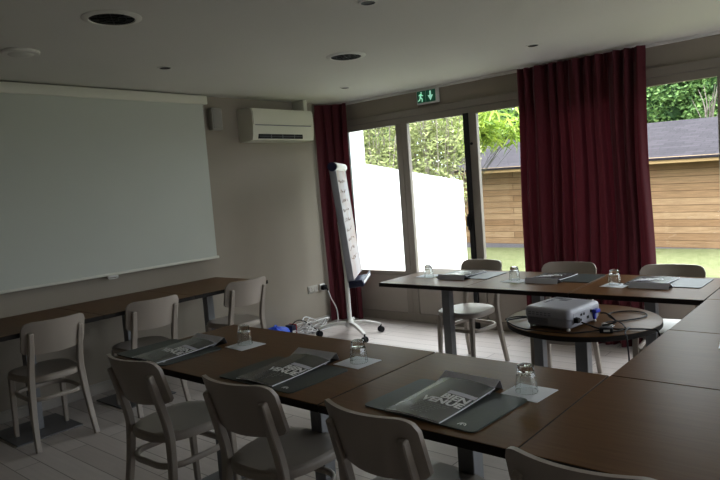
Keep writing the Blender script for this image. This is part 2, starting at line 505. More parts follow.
# ------------------------------------------------------------------ curtains
def curtain(name, x0, x1, ytop, nf, seed, label, flare0=0.0, flare1=0.0, zb=0.02, amp=0.045, wrap=0.0):
    rnd = random.Random(seed)
    ph = [rnd.uniform(-0.5, 0.5) for _ in range(nf * 2 + 2)]
    am = [rnd.uniform(0.55, 1.15) for _ in range(nf * 2 + 2)]
    root = thing(name, ((x0 + x1) / 2, ytop, zb), 0, label, 'curtain', 'burgundy curtains on the window wall')
    ox, oy, oz = root.location
    ztop = CZ - 0.022
    def fn(u, v):
        z = zb + (ztop - zb) * v
        k = u * nf
        i = int(min(k, nf - 1e-6)); fr = k - i
        p = 2 * PI * (k + 0.18 * math.sin(2 * PI * k * 0.37 + seed))
        a = am[i] * (1 - fr) + am[i + 1] * fr
        hang = (1 - v)
        head = max(0.0, (v - 0.945) / 0.055)
        A = amp * a * (0.75 + 0.55 * hang ** 0.8) * (1 - 0.35 * head)
        y = ytop + A * math.sin(p + 0.5 * ph[i] * hang) + 0.012 * math.sin(3.1 * p + 4 * v) * (0.3 + hang)
        if head > 0:
            y += (0.014 * math.sin(p * 2.0 + 1.0) + 0.006 * math.sin(p * 5.0)) * min(1.0, head * 2.5)
        y -= wrap * (1 - u) ** 2
        x = x0 + (x1 - x0) * u + 0.014 * math.cos(p) * (0.5 + hang)
        x += flare1 * (max(0, hang - 0.35) ** 1.5) * u ** 3 - flare0 * (max(0, hang - 0.35) ** 1.5) * (1 - u) ** 3
        x += 0.006 * math.sin(9 * v + 5 * u)
        return Vector((x - ox, y - oy, z - oz))
    MB().grid(fn, nf * 20, 44).build('drape', M['curtain'], root, smooth=80, fix=False)
    return root
curtain('curtain', -4.845, -4.585, 5.25, 3, 3, 'narrow burgundy curtain in the corner behind the flipchart', flare0=0.0, flare1=0.05, amp=0.04, wrap=0.26)
curtain('curtain', -2.545, -1.495, 5.24, 10, 5, 'wide burgundy curtain between the glazed doors and the right window', flare0=0.05, flare1=0.05, amp=0.05)

# ------------------------------------------------------------------ projection screen, loudspeaker, air conditioner, sign, ceiling fittings
sc = thing('projection_screen', (XL, 2.5, 0.92), 0, 'large white pull-down projection screen on the left wall', 'projection screen')
def rel(mb_name, mb, m, root, **k):
    o = mb.build(mb_name, m, root, **k)
    o.matrix_parent_inverse = Matrix.Translation(-Vector(root.location))
    return o
rel('casing', MB().box(-4.8695, -4.785, 1.40, 3.572, 2.335, 2.415, 0.008), M['offwhite'], sc)
rel('screen_sheet', MB().box(-4.803, -4.800, 1.47, 3.525, 0.945, 2.34), M['screen'], sc, smooth=0)
rel('bottom_bar', MB().box(-4.811, -4.792, 1.45, 3.545, 0.928, 0.950, 0.005), M['offwhite'], sc)
rel('pull_tab', MB().box(-4.806, -4.797, 2.455, 2.545, 0.912, 0.930, 0.002).tube(catmull([(-4.80, 2.46, 0.93), (-4.80, 2.465, 0.905), (-4.80, 2.535, 0.905), (-4.80, 2.54, 0.93)], 4), 0.004, 6), M['white'], sc)

sp = thing('wall_speaker', (XL, 3.665, 2.11), 0, 'small grey box loudspeaker on the wall beside the projection screen', 'loudspeaker')
rel('cabinet', MB().box(-4.855, -4.785, 3.605, 3.725, 2.108, 2.312, 0.012), M['spk'], sp)
rel('grille', MB().box(-4.787, -4.781, 3.616, 3.714, 2.120, 2.300, 0.004), mat('grey_speaker_grille', (0.30, 0.29, 0.265), 0.7, var=0.2, scale=250), sp)
rel('bracket', MB().box(-4.8695, -4.85, 3.645, 3.69, 2.17, 2.26, 0.003), M['black'], sp)

ac = thing('air_conditioner', (XL, 4.36, 1.99), 0, 'white wall-mounted air conditioner above the far left corner', 'air conditioner')
prof = [(-4.868, 1.998), (-4.72, 1.998), (-4.668, 2.006), (-4.655, 2.05), (-4.648, 2.12), (-4.652, 2.27), (-4.668, 2.303), (-4.70, 2.312), (-4.868, 2.312)]
def extr_y(poly, y0, y1):
    mb = MB(); a = [mb.bm.verts.new((x, y0, z)) for x, z in poly]; b = [mb.bm.verts.new((x, y1, z)) for x, z in poly]; n = len(poly)
    mb.bm.faces.new(a); mb.bm.faces.new(list(reversed(b)))
    for i in range(n):
        mb.bm.faces.new((a[i], b[i], b[(i + 1) % n], a[(i + 1) % n]))
    return mb
rel('housing', extr_y(prof, 3.965, 4.785), M['offwhite'], ac)
rel('front_panel', extr_y([(-4.651, 2.152), (-4.640, 2.154), (-4.644, 2.27), (-4.662, 2.306), (-4.668, 2.303), (-4.655, 2.27)], 3.972, 4.778), M['offwhite'], ac)
rel('seam', MB().box(-4.652, -4.6455, 3.995, 4.745, 2.143, 2.150), M['projdark'], ac, smooth=0)
rel('air_outlet', MB().box(-4.70, -4.6515, 4.03, 4.62, 2.018, 2.062, 0.003), M['black'], ac, smooth=0)
lv = MB()
for y in (4.19, 4.34, 4.50):
    lv.box(-4.66, -4.6495, y - 0.004, y + 0.004, 2.022, 2.058)
lv.box(-4.675, -4.650, 4.04, 4.61, 2.038, 2.042)
rel('louvre', lv, M['projdark'], ac, smooth=0)
rel('pipe_cover', MB().box(-4.868, -4.70, 4.715, 4.765, 2.312, CZ - 0.001, 0.004), M['offwhite'], ac)

ex = thing('exit_sign', (-3.59, YW, 2.27), 0, 'lit green exit sign with running figure and arrow above the glazed doors', 'exit sign')
rel('sign_case', MB().box(-3.712, -3.462, YW - 0.05, YW - 0.001, 2.262, 2.402, 0.006), M['white'], ex)
rel('green_panel', MB().box(-3.700, -3.600, YW - 0.054, YW - 0.049, 2.276, 2.392).box(-3.594, -3.482, YW - 0.054, YW - 0.049, 2.276, 2.392), M['signgreen'], ex, smooth=0)
pic = MB()
yy0, yy1 = YW - 0.057, YW - 0.0535
mY = Matrix(((1, 0, 0, 0), (0, 0, 1, 0), (0, 1, 0, 0), (0, 0, 0, 1)))   # xy polygon -> xz plate
def plate(poly):
    pic.prism(poly, yy0, yy1, mY)
def circ(cx, cz, r, n=10):
    return [(cx + r * math.cos(2 * PI * i / n), cz + r * math.sin(2 * PI * i / n)) for i in range(n)]
cx, cz = -3.652, 2.330
plate(circ(cx + 0.006, cz + 0.045, 0.009))
def limb(a, b, w):
    d = Vector((b[0] - a[0], b[1] - a[1])); d.normalize(); n = Vector((-d.y, d.x)) * w
    plate([(a[0] + n.x, a[1] + n.y), (a[0] - n.x, a[1] - n.y), (b[0] - n.x, b[1] - n.y), (b[0] + n.x, b[1] + n.y)])
limb((cx, cz + 0.034), (cx - 0.006, cz - 0.004), 0.009)
limb((cx + 0.002, cz + 0.028), (cx + 0.026, cz + 0.012), 0.0045)
limb((cx - 0.002, cz + 0.030), (cx - 0.026, cz + 0.018), 0.0045)
limb((cx - 0.002, cz - 0.002), (cx + 0.016, cz - 0.020), 0.006)
limb((cx + 0.016, cz - 0.018), (cx + 0.012, cz - 0.046), 0.005)
limb((cx - 0.007, cz - 0.002), (cx - 0.018, cz - 0.026), 0.006)
limb((cx - 0.016, cz - 0.026), (cx - 0.036, cz - 0.034), 0.005)
rel('running_figure', pic, M['signwhite'], ex, smooth=0)
pic = MB()
ax = -3.538
plate([(ax - 0.009, 2.382), (ax - 0.009, 2.338), (ax + 0.009, 2.338), (ax + 0.009, 2.382)])
plate([(ax - 0.032, 2.340), (ax, 2.288), (ax + 0.032, 2.340)])
rel('arrow', pic, M['signwhite'], ex, smooth=0)

def downlight(x, y, label):
    root = thing('recessed_downlight', (x, y, CZ), 0, label, 'ceiling light', 'large round recessed downlights')
    MB().lathe([(0.108, -0.004), (0.112, -0.011), (0.130, -0.010), (0.145, -0.003), (0.145, -0.0005)], 40).build('trim_ring', M['white'], root)
    MB().lathe([(0.0, -0.002), (0.108, -0.0025), (0.109, -0.006), (0.106, -0.0075), (0.104, -0.0035), (0, -0.003)], 40).build('dark_recess', M['ringdark'], root)
    l = MB()
    for a in range(4):
        l.box(-0.10, 0.10, -0.003, 0.003, -0.008, -0.0035, mtx=Matrix.Rotation(R(45 * a + 10), 4, 'Z'))
    l.lathe([(0.03, -0.004), (0.03, -0.009), (0.034, -0.009), (0.034, -0.004)], 24)
    l.lathe([(0.068, -0.004), (0.068, -0.009), (0.071, -0.009), (0.071, -0.004)], 28)
    l.build('louvre', M['ringdark'], root)
    return root
dl = downlight(-3.00, 1.705, 'large round recessed downlight with dark louvre above the projection screen side')
dup(dl, (-3.01, 3.487, CZ), 0.3, 'large round recessed downlight with dark louvre nearest the windows')
def spot(x, y, label):
    root = thing('ceiling_spotlight', (x, y, CZ), 0, label, 'ceiling light', 'small recessed spotlights')
    MB().lathe([(0.036, -0.003), (0.038, -0.006), (0.052, -0.004), (0.054, -0.0005)], 28).build('trim_ring', M['ceiling'], root)
    MB().lathe([(0, -0.002), (0.037, -0.002), (0.038, -0.0055), (0.034, -0.0055), (0.033, -0.003), (0, -0.0028)], 28).build('dark_recess', M['ringdark'], root)
    return root
s0 = spot(-3.925, 2.594, 'small recessed spotlight above the end of the projection screen')
dup(s0, (-3.964, 4.547, CZ), 0, 'small recessed spotlight in front of the exit sign')
dup(s0, (-2.043, 4.476, CZ), 0, 'small recessed spotlight in front of the wide curtain')
dup(s0, (-2.066, 2.599, CZ), 0, 'small recessed spotlight at the top edge of the photo, above the middle of the room')
sd = thing('smoke_detector', (-3.908, 1.62, CZ), 0, 'flat round smoke detector disc on the ceiling at far left', 'smoke detector')
MB().lathe([(0.105, -0.0005), (0.105, -0.010), (0.098, -0.016), (0.07, -0.018)], 36).build('housing', M['ceiling'], sd)
MB().lathe([(0.07, -0.017), (0.062, -0.024), (0.03, -0.028), (0, -0.029)], 36).build('sensor_cap', M['ceiling'], sd)

# ------------------------------------------------------------------ tables
def pedestal(root, hgt, x=0.0):
    MB().box(x - 0.0325, x + 0.0325, -0.0325, 0.0325, 0.008, hgt - 0.035, 0.003).build('column', M['steel'], root, smooth=0)
    MB().box(x - 0.215, x + 0.215, -0.215, 0.215, 0.0, 0.009, 0.003).build('base_plate', M['plate'], root, smooth=0)
    MB().box(x - 0.15, x + 0.15, -0.15, 0.15, hgt - 0.036, hgt - 0.0305, 0.002).build('mounting_plate', M['black'], root, smooth=0)
S = 0.7385
def make_table(name='square_table', w=S, legs=(0.0,)):
    root = thing(name, (0, 0, 0), 0, 'x', 'table')
    a = S / 2 - 0.001; b = w / 2 - 0.001
    MB().box(-b + 0.0015, b - 0.0015, -a + 0.0015, a - 0.0015, 0.747, 0.75, 0.0008).build('table_top', M['veneer'], root, smooth=0)
    MB().box(-b, b, -a, a, 0.720, 0.7485, 0.002).build('core_board', M['edge'], root, smooth=0)
    for lx in legs:
        pedestal(root, 0.75, lx)
    return root
tb0 = make_table()
def put_table(x, y, rz, label, group):
    if not put_table.used:
        put_table.used = True
        tb0.location = (x, y, 0); tb0.rotation_euler[2] = rz; tb0['label'] = label; tb0['group'] = group
        return tb0
    return dup(tb0, (x, y, 0), rz, label, group)
put_table.used = False
X = [-2.637, -1.898, -1.159]
YN, YFAR = 1.852, 4.03
g = 'square walnut tables of the horseshoe'
lt = make_table('long_table', 1.396, (-0.375, 0.335))
lt.location = (-2.2315, YN, 0)
lt['label'] = 'long walnut table at the left end of the front row, carrying two place settings'
put_table(X[2], YN, 0, 'walnut square table in the front row under the nearest place setting', g)
put_table(X[2] + S + 0.001, YN, 0, 'bare walnut square table at the near right corner of the horseshoe', g)
put_table(-0.418, YN + S + 0.002, 0, 'walnut square table on the right side, next to the near corner', g)
put_table(-0.415, 3.3325, 0, 'walnut square table on the right side, beyond the round table', g)
put_table(X[0], YFAR, 0, 'walnut square table at the left end of the window row', g)
put_table(X[1], YFAR, 0, 'walnut square table in the middle of the window row', g)
put_table(X[2], YFAR, 0, 'walnut square table right of the middle in the window row', g)
put_table(-0.418, YFAR + 0.042, 0, 'walnut square table at the far right corner of the horseshoe', g)
g2 = 'walnut tables along the left wall'
for yy, l in ((3.157, 'walnut table against the left wall, nearest the window corner'), (2.418, 'walnut table against the left wall, middle one of three'), (1.679, 'walnut table against the left wall, nearest the left edge of the photo')):
    put_table(XL + 0.372 + 0.012, yy, 0, l, g2)
# round projector table
rt = thing('round_table', (-1.272, 3.213, 0), 0, 'round walnut pedestal table carrying the projector', 'table')
MB().lathe([(0, 0.709), (0.380, 0.709), (0.3845, 0.707), (0.3845, 0.704)], 72).build('table_top', M['veneer'], rt, smooth=30)
MB().lathe([(0, 0.680), (0.382, 0.680), (0.386, 0.683), (0.386, 0.705), (0.382, 0.7065), (0, 0.7065)], 72).build('core_board', M['edge'], rt, smooth=30)
pedestal(rt, 0.711)

# ------------------------------------------------------------------ chairs
def sgnpow(c, p):
    return math.copysign(abs(c) ** p, c)
def make_chair():
    root = thing('wooden_chair', (0, 0, 0), 0, 'x', 'chair')
    # seat
    def outline(inset):
        out = []
        for i in range(48):
            t = 2 * PI * i / 48
            y = 0.012 + (0.212 - inset) * sgnpow(math.sin(t), 0.72)
            w = 0.192 + 0.020 * (y / 0.2) - inset
            out.append((w * sgnpow(math.cos(t), 0.62), y))
        return out
    mb = MB(); rings = []
    for inset, z in ((0.012, 0.417), (0.002, 0.421), (0.0, 0.440), (0.003, 0.452), (0.014, 0.460), (0.05, 0.4565), (0.11, 0.452)):
        rings.append([mb.bm.verts.new((x, y, z)) for x, y in outline(inset)])
    mb.bm.faces.new(list(reversed(rings[0]))); mb.bm.faces.new(rings[-1])
    for a, b in zip(rings, rings[1:]):
        for j in range(48):
            mb.bm.faces.new((a[j], a[(j + 1) % 48], b[(j + 1) % 48], b[j]))
    mb.build('seat', M['chair'], root, smooth=40)
    # backrest: horizontally curved panel
    def base(z): return -0.143 - (z - 0.585) * 0.30
    def panel(off):
        rows = []
        for i in range(29):
            u = -1 + 2 * i / 28
            u = math.copysign(abs(u) ** 0.8, u)
            e = max(0, (abs(u) - 0.72) / 0.28)
            top = 0.814 - 0.042 * (1 - math.sqrt(max(0, 1 - e * e)))
            e2 = max(0, (abs(u) - 0.86) / 0.14)
            bot = 0.612 - 0.014 * (1 - u * u) + 0.018 * (1 - math.sqrt(max(0, 1 - e2 * e2)))
            rows.append([Vector((0.197 * u, base(bot + (top - bot) * j / 8) - 0.062 * (1 - u * u) + 0.010 + off, bot + (top - bot) * j / 8)) for j in range(9)])
        return rows
    mb = MB()
    A = [[mb.bm.verts.new(p) for p in r] for r in panel(0.0)]; B = [[mb.bm.verts.new(p) for p in r] for r in panel(-0.017)]
    for i in range(28):
        for j in range(8):
            mb.bm.faces.new((A[i][j], A[i + 1][j], A[i + 1][j + 1], A[i][j + 1]))
            mb.bm.faces.new((B[i][j], B[i][j + 1], B[i + 1][j + 1], B[i + 1][j]))
        mb.bm.faces.new((A[i][0], B[i][0], B[i + 1][0], A[i + 1][0])); mb.bm.faces.new((A[i][8], A[i + 1][8], B[i + 1][8], B[i][8]))
    for j in range(8):
        mb.bm.faces.new((A[0][j], A[0][j + 1], B[0][j + 1], B[0][j])); mb.bm.faces.new((A[28][j], B[28][j], B[28][j + 1], A[28][j + 1]))
    mb.build('backrest', M['chair'], root, smooth=50)
    def sec(w, d):
        c = min(w, d) * 0.14
        return [(w / 2 - c, -d / 2), (w / 2, -d / 2 + c), (w / 2, d / 2 - c), (w / 2 - c, d / 2), (-w / 2 + c, d / 2), (-w / 2, d / 2 - c), (-w / 2, -d / 2 + c), (-w / 2 + c, -d / 2)]
    for sgn in (-1, 1):
        pts = catmull([(sgn * 0.164, 0.186, 0.0), (sgn * 0.162, 0.178, 0.24), (sgn * 0.160, 0.170, 0.425)], 5)
        secs = [sec(0.026 + 0.010 * i / 10, 0.026 + 0.010 * i / 10) for i in range(len(pts))]
        MB().sweep(pts, secs, up=Vector((0, 1, 0))).build('leg', M['chair'], root, smooth=28)
    for sgn in (-1, 1):
        ctl = [(sgn * 0.186, -0.225, 0.0), (sgn * 0.174, -0.182, 0.2), (sgn * 0.160, -0.162, 0.40), (sgn * 0.154, -0.165, 0.50), (sgn * 0.152, -0.197, 0.63), (sgn * 0.153, -0.221, 0.72), (sgn * 0.154, -0.229, 0.748)]
        pts = catmull(ctl, 5); n = len(pts)
        secs = []
        for i in range(n):
            t = i / (n - 1); w = 0.030 + 0.008 * math.sin(PI * min(1, t * 1.25)); d = 0.028 + 0.006 * math.sin(PI * t)
            if t > 0.92: w *= 1 - 0.35 * ((t - 0.92) / 0.08) ** 2; d *= 1 - 0.45 * ((t - 0.92) / 0.08) ** 2
            secs.append(sec(w, d))
        o = MB().sweep(pts, secs, up=Vector((0, 1, 0))).build('leg', M['chair'], root, smooth=28)
        o['label'] = 'sabre rear leg that carries on up behind the backrest'
    ring = [(x, y, 0.312) for x, y in rrect(-0.166, 0.166, -0.185, 0.168, 0.10, 6)]
    s8 = sec(0.018, 0.026)
    MB().sweep(ring, s8, closed=True).build('stretcher', M['chair'], root, smooth=50)
    return root
ch0 = make_chair()
def put_chair(x, y, rz, label, group, src=[None]):
    if src[0] is None:
        src[0] = ch0; ch0.location = (x, y, 0); ch0.rotation_euler[2] = R(rz); ch0['label'] = label; ch0['group'] = group
        return ch0
    return dup(ch0, (x, y, 0), R(rz), label, group)
g = 'taupe wooden chairs along the left wall tables'
put_chair(-4.268, 1.694, 89, 'taupe wooden chair at the left wall table nearest the left edge of the photo', g)
put_chair(-4.229, 2.390, 84.5, 'taupe wooden chair at the left wall table, middle one of that row', g)
put_chair(-4.225, 3.228, 86, 'taupe wooden chair at the far end of the left wall tables', g)
g = 'taupe wooden chairs along the near side of the front tables'
put_chair(-2.615, 1.612, 2, 'taupe wooden chair at the left end of the front table row, whole seat visible', g)
put_chair(-1.893, 1.622, 3, 'taupe wooden chair second from left in the front table row', g)
put_chair(-1.237, 1.632, -4, 'taupe wooden chair with its back right before the nearest place setting', g)
put_chair(-0.575, 1.605, 0, 'taupe wooden chair cropped by the bottom edge, only its backrest top showing', g)
g = 'taupe wooden chairs along the window side'
put_chair(-2.615, 4.290, 173, 'taupe wooden chair before the glazed door at the left end of the window row', g)
put_chair(-1.825, 4.255, 186, 'taupe wooden chair before the wide burgundy curtain', g)
put_chair(-1.122, 4.235, 185, 'taupe wooden chair before the right window', g)

# ------------------------------------------------------------------ place settings
ZT = 0.7502
def make_mat_pad():
    root = thing('desk_pad', (0, 0, 0), 0, 'x', 'desk pad')
    MB().prism(rrect(-0.222, 0.222, -0.165, 0.165, 0.022), 0.0, 0.0045).build('pad', M['mat'], root, smooth=0)
    # small arch emblem pressed in the lower right corner
    e = MB(); n = 14
    def arc(r0, r1, a0, a1):
        for i in range(n):
            t0 = R(a0 + (a1 - a0) * i / n); t1 = R(a0 + (a1 - a0) * (i + 1) / n)
            e.prism([(r0 * math.cos(t0), r0 * math.sin(t0)), (r1 * math.cos(t0), r1 * math.sin(t0)), (r1 * math.cos(t1), r1 * math.sin(t1)), (r0 * math.cos(t1), r0 * math.sin(t1))], 0.0046, 0.0050, Matrix.Translation((0.158, -0.132, 0)))
    arc(0.011, 0.0145, -20, 200); arc(0.006, 0.008, 0, 180)
    e.box(0.1545, 0.1575, -0.137, -0.126, 0.0046, 0.0050)
    e.build('emblem', M['ink'], root, smooth=0)
    return root
BW, BL = 0.212, 0.330
def arch(x, y):
    """height of the booklet's cover at local x in [-BW/2, BW/2], y in [0, BL]"""
    u = min(1, max(0, x / BW + 0.5)); v = min(1, max(0, y / BL))
    return 0.006 + 0.0105 * math.sin(PI * min(1, u * 1.0 + 0.06)) ** 0.8 * (0.45 + 0.55 * v) + 0.011 * v ** 2.0
def make_booklet():
    root = thing('welcome_booklet', (0, 0, 0), 0, 'x', 'booklet')
    def top(u, v):
        x = -BW / 2 + BW * u; y = BL * v; return Vector((x, y, arch(x, y)))
    mb = MB(); nu, nv = 16, 16
    T = [[mb.bm.verts.new(top(i / nu, j / nv)) for j in range(nv + 1)] for i in range(nu + 1)]
    B = [[mb.bm.verts.new(top(i / nu, j / nv) - Vector((0, 0, 0.0012))) for j in range(nv + 1)] for i in range(nu + 1)]
    def shell(T, B):
        for i in range(nu):
            for j in range(nv):
                mb.bm.faces.new((T[i][j], T[i + 1][j], T[i + 1][j + 1], T[i][j + 1])); mb.bm.faces.new((B[i][j], B[i][j + 1], B[i + 1][j + 1], B[i + 1][j]))
            mb.bm.faces.new((T[i][0], B[i][0], B[i + 1][0], T[i + 1][0])); mb.bm.faces.new((T[i][nv], T[i + 1][nv], B[i + 1][nv], B[i][nv]))
        for j in range(nv):
            mb.bm.faces.new((T[0][j], T[0][j + 1], B[0][j + 1], B[0][j])); mb.bm.faces.new((T[nu][j], B[nu][j], B[nu][j + 1], T[nu][j + 1]))
    shell(T, B); mb.build('cover', M['cover'], root, smooth=50)
    mb = MB()
    def pg(u, v, d):
        p = top(u, v); return Vector((p.x * 1.012, p.y, p.z - d))
    T = [[mb.bm.verts.new(pg(i / nu, j / nv, 0.0014)) for j in range(nv + 1)] for i in range(nu + 1)]
    B = [[mb.bm.verts.new(pg(i / nu, j / nv, 0.0052)) for j in range(nv + 1)] for i in range(nu + 1)]
    shell(T, B); mb.build('pages', M['paper'], root, smooth=50)
    def on_cover(vs, ox, oy, lift=0.0006):
        return [(v.x + ox, v.y + oy, arch(v.x + ox, v.y + oy) + lift) for v in vs]
    V, F = [], []
    def add(vs, fs):
        k = len(V); V.extend(vs); F.extend([tuple(i + k for i in f) for f in fs])
    for body, y, size in (('BIEN', 0.163, 0.050), ('VENUE', 0.121, 0.050)):
        vs, fs = text_mesh(body, size, 0.0022, 'RIGHT'); add(on_cover(vs, BW / 2 - 0.006, y), fs)
    raw('lettering', V, F, M['ink'], root)
    # pale title bar above the word, with a line of small illegible print
    V, F = [], []
    for i in range(10):
        xs = [-0.004 + 0.108 * (i + k) / 10 for k in (0, 1)]
        add([(x, y, arch(x, y) + 0.0005) for x, y in ((xs[0], 0.203), (xs[1], 0.203), (xs[1], 0.228), (xs[0], 0.228))], [(0, 1, 2, 3)])
    raw('title_bar', V, F, M['tent'], root)
    V, F = [], []
    rnd = random.Random(4)
    for r_ in range(7):
        y = 0.105 - r_ * 0.0125
        x = -0.06 + 0.004 * r_
        while x < 0.066 - 0.008 * r_:
            w = rnd.uniform(0.004, 0.014); dy = rnd.uniform(-0.002, 0.002)
            add([(a, b, arch(a, b) + 0.0005) for a, b in ((x, y + dy), (x + w, y - dy), (x + w, y - dy + 0.0022), (x, y + dy + 0.0022))], [(0, 1, 2, 3)])
            x += w + rnd.uniform(0.002, 0.006)
    raw('line_drawing', V, F, M['faint'], root)
    return root
def make_tent():
    root = thing('name_card', (0, 0, 0), 0, 'x', 'card')
    t = MB(); L = 0.115
    a = [(-0.062, 0.0), (0.014, 0.034), (0.030, 0.0)]
    th = 0.0012
    def slab(p, q):
        d = Vector((q[0] - p[0], q[1] - p[1])).normalized(); n = Vector((-d.y, d.x)) * th
        vs = [t.bm.verts.new((x, yy, zz)) for x in (-L, L) for yy, zz in ((p[0], p[1]), (q[0], q[1]), (q[0] + n.x, q[1] + n.y), (p[0] + n.x, p[1] + n.y))]
        for f in ((0, 1, 2, 3), (7, 6, 5, 4), (0, 4, 5, 1), (1, 5, 6, 2), (2, 6, 7, 3), (3, 7, 4, 0)):
            t.bm.faces.new([vs[i] for i in f])
    slab(a[0], a[1]); slab(a[1], a[2])
    t.build('folded_card', M['tent'], root, smooth=0)
    i_ = MB().box(-L + 0.004, L - 0.004, -0.050, 0.024, 0.0005, 0.0022)
    i_.build('shade_sheet', M['black'], root, smooth=0)  # black sheet standing in for the shade inside the hollow card
    return root
def make_napkin():
    root = thing('paper_napkin', (0, 0, 0), 0, 'x', 'napkin')
    MB().box(-0.073, 0.073, -0.073, 0.073, 0.0, 0.0016, 0.0005).build('lower_layer', M['napkin'], root, smooth=0)
    def fn(u, v):
        return Vector((-0.0715 + 0.143 * u, -0.0715 + 0.143 * v, 0.0018 + 0.0012 * math.sin(3 * u + 2 * v) ** 2))
    MB().grid(fn, 6, 6).build('upper_layer', M['napkin'], root)
    return root
def make_glass():
    root = thing('drinking_glass', (0, 0, 0), 0, 'x', 'glass')
    # upside-down tumbler: mouth on the napkin, thick faceted foot in the air
    outer = [(0.0385, 0.0), (0.0375, 0.020), (0.0350, 0.045), (0.0322, 0.062), (0.0292, 0.068), (0.0285, 0.072), (0.0290, 0.085), (0.0275, 0.091), (0.022, 0.093)]
    inner = [(0.0368, 0.0005), (0.0357, 0.020), (0.0330, 0.044), (0.0295, 0.060), (0.018, 0.067), (0.0, 0.069)]
    mb = MB()
    mb.lathe([(0, 0.0905), (0.016, 0.0915), (0.022, 0.093)] + list(reversed(outer))[1:] + inner, 11)
    mb.build('tumbler', M['glass'], root, smooth=22)
    MB().lathe([(0.0368, 0.0005), (0.0372, -0.0004), (0.0385, -0.0004), (0.0388, 0.001), (0.0386, 0.003), (0.0380, 0.003)], 28).build('rim', M['glass'], root, smooth=60)
    return root

protos = {}
def place(kind, maker, loc, rz, label, group):
    if kind not in protos:
        r = maker(); protos[kind] = r
        r.location = loc; r.rotation_euler[2] = R(rz); r['label'] = label; r['group'] = group
        return r
    return dup(protos[kind], loc, R(rz), label, group)
where = ['at the left end of the front row', 'in the middle of the front row', 'nearest the camera in the front row',
         'at the left end of the window row', 'in the middle of the window row', 'at the right of the window row']
settings = [  # pad x,y,rz ; booklet x, y(near sitter), rz ; card x,y,rz ; napkin x,y,rz ; glass x,y
    ((-2.735, 1.668, -1), (-2.685, 1.505, 0), (-2.700, 1.880, 0), (-2.455, 1.920, -4), (-2.475, 1.935)),
    ((-1.920, 1.680, -1), (-1.925, 1.530, 1), (-1.955, 1.905, 1), (-1.742, 1.942, -3), (-1.735, 1.945)),
    ((-1.152, 1.702, -3), (-1.168, 1.535, -2), (-1.168, 1.895, -3), (-0.958, 1.922, -4), (-0.965, 1.925)),
    ((-2.490, 4.150, 180), (-2.545, 4.300, 180), (-2.525, 3.945, 180), (-2.800, 4.030, 3), (-2.765, 3.985)),
    ((-1.760, 4.185, 180), (-1.830, 4.310, 181), (-1.825, 3.955, 181), (-2.035, 3.985, -8), (-2.055, 4.010)),
    ((-1.095, 4.165, 179), (-1.165, 4.300, 178), (-1.140, 3.945, 179), (-1.350, 3.980, -6), (-1.365, 4.005))]
for (p, b, c, n, gl), w in zip(settings, where):
    place('pad', make_mat_pad, (p[0], p[1], ZT), p[2], 'dark slate desk pad ' + w, 'dark desk pads')
    place('book', make_booklet, (b[0], b[1], ZT + 0.0046), b[2], 'dark grey welcome booklet ' + w, 'welcome booklets')
    place('card', make_tent, (c[0], c[1], ZT + 0.0005), c[2], 'lilac grey folded name card behind the booklet ' + w, 'folded name cards')
    place('napkin', make_napkin, (n[0], n[1], ZT), n[2], 'white paper napkin under the glass ' + w, 'paper napkins')
    place('glass', make_glass, (gl[0], gl[1], ZT + 0.0034), 0, 'upturned clear glass tumbler on napkin ' + w, 'upturned glasses')
place('napkin', make_napkin, (-0.478, 2.808, ZT), 8, 'white paper napkin on the right side table, cut by the photo edge', 'paper napkins')

# ------------------------------------------------------------------ projector and its leads
ZR = 0.7102
pr = thing('video_projector', (-1.315, 3.065, ZR), R(-9), 'pale grey video projector with plugged leads on the round table', 'projector')
# local: x to the right along the front side seen by the camera, y backwards
hx, hy = 0.140, 0.150
sh = MB()
def ringp(ins, z):
    return [sh.bm.verts.new((x, y, z)) for x, y in rrect(-hx + ins, hx - ins, -hy + ins, hy - ins, 0.032 - min(0.02, ins), 6)]
rs = [ringp(0.008, 0.047), ringp(0.0, 0.050), ringp(0.0, 0.078), ringp(0.004, 0.087), ringp(0.014, 0.092), ringp(0.04, 0.094)]
for a, b in zip(rs, rs[1:]):
    for j in range(len(a)):
        sh.bm.faces.new((a[j], a[(j + 1) % len(a)], b[(j + 1) % len(a)], b[j]))
sh.bm.faces.new(list(reversed(rs[0]))); sh.bm.faces.new(rs[-1])
sh.build('upper_shell', M['proj'], pr, smooth=40)
lo = MB()
rs = [[lo.bm.verts.new((x, y, z)) for x, y in rrect(-hx + i, hx - i, -hy + i, hy - i, 0.03, 6)] for i, z in ((0.022, 0.007), (0.008, 0.015), (0.004, 0.047))]
for a, b in zip(rs, rs[1:]):
    for j in range(len(a)):
        lo.bm.faces.new((a[j], a[(j + 1) % len(a)], b[(j + 1) % len(a)], b[j]))
lo.bm.faces.new(list(reversed(rs[0]))); lo.bm.faces.new(rs[-1])
lo.build('lower_shell', M['proj'], pr, smooth=40)
vb = MB()
for k in range(5):
    vb.box(-0.112, 0.010, -hy - 0.0005 + 0.001, -hy + 0.004, 0.024 + k * 0.0052, 0.0268 + k * 0.0052)
for k in range(6):
    vb.box(-0.105 + k * 0.024, -0.090 + k * 0.024, -hy - 0.001, -hy + 0.003, 0.060, 0.064)
    vb.box(-0.105 + k * 0.024, -0.090 + k * 0.024, -hy - 0.001, -hy + 0.003, 0.069, 0.073)
vb.build('vent_grille', M['projdark'], pr, smooth=0)
tp = MB().box(-0.05, 0.0, 0.05, 0.10, 0.0935, 0.0955, 0.002)
for k in range(4):
    tp.box(-0.095 + 0.001 * k, -0.075, -0.03 + k * 0.022, -0.016 + k * 0.022, 0.0935, 0.0955, 0.001)
tp.build('control_keys', M['projdark'], pr, smooth=0)
MB().box(-0.110, -0.045, 0.085, 0.118, 0.0935, 0.0965, 0.0015).build('zoom_window', M['projdark'], pr, smooth=0)
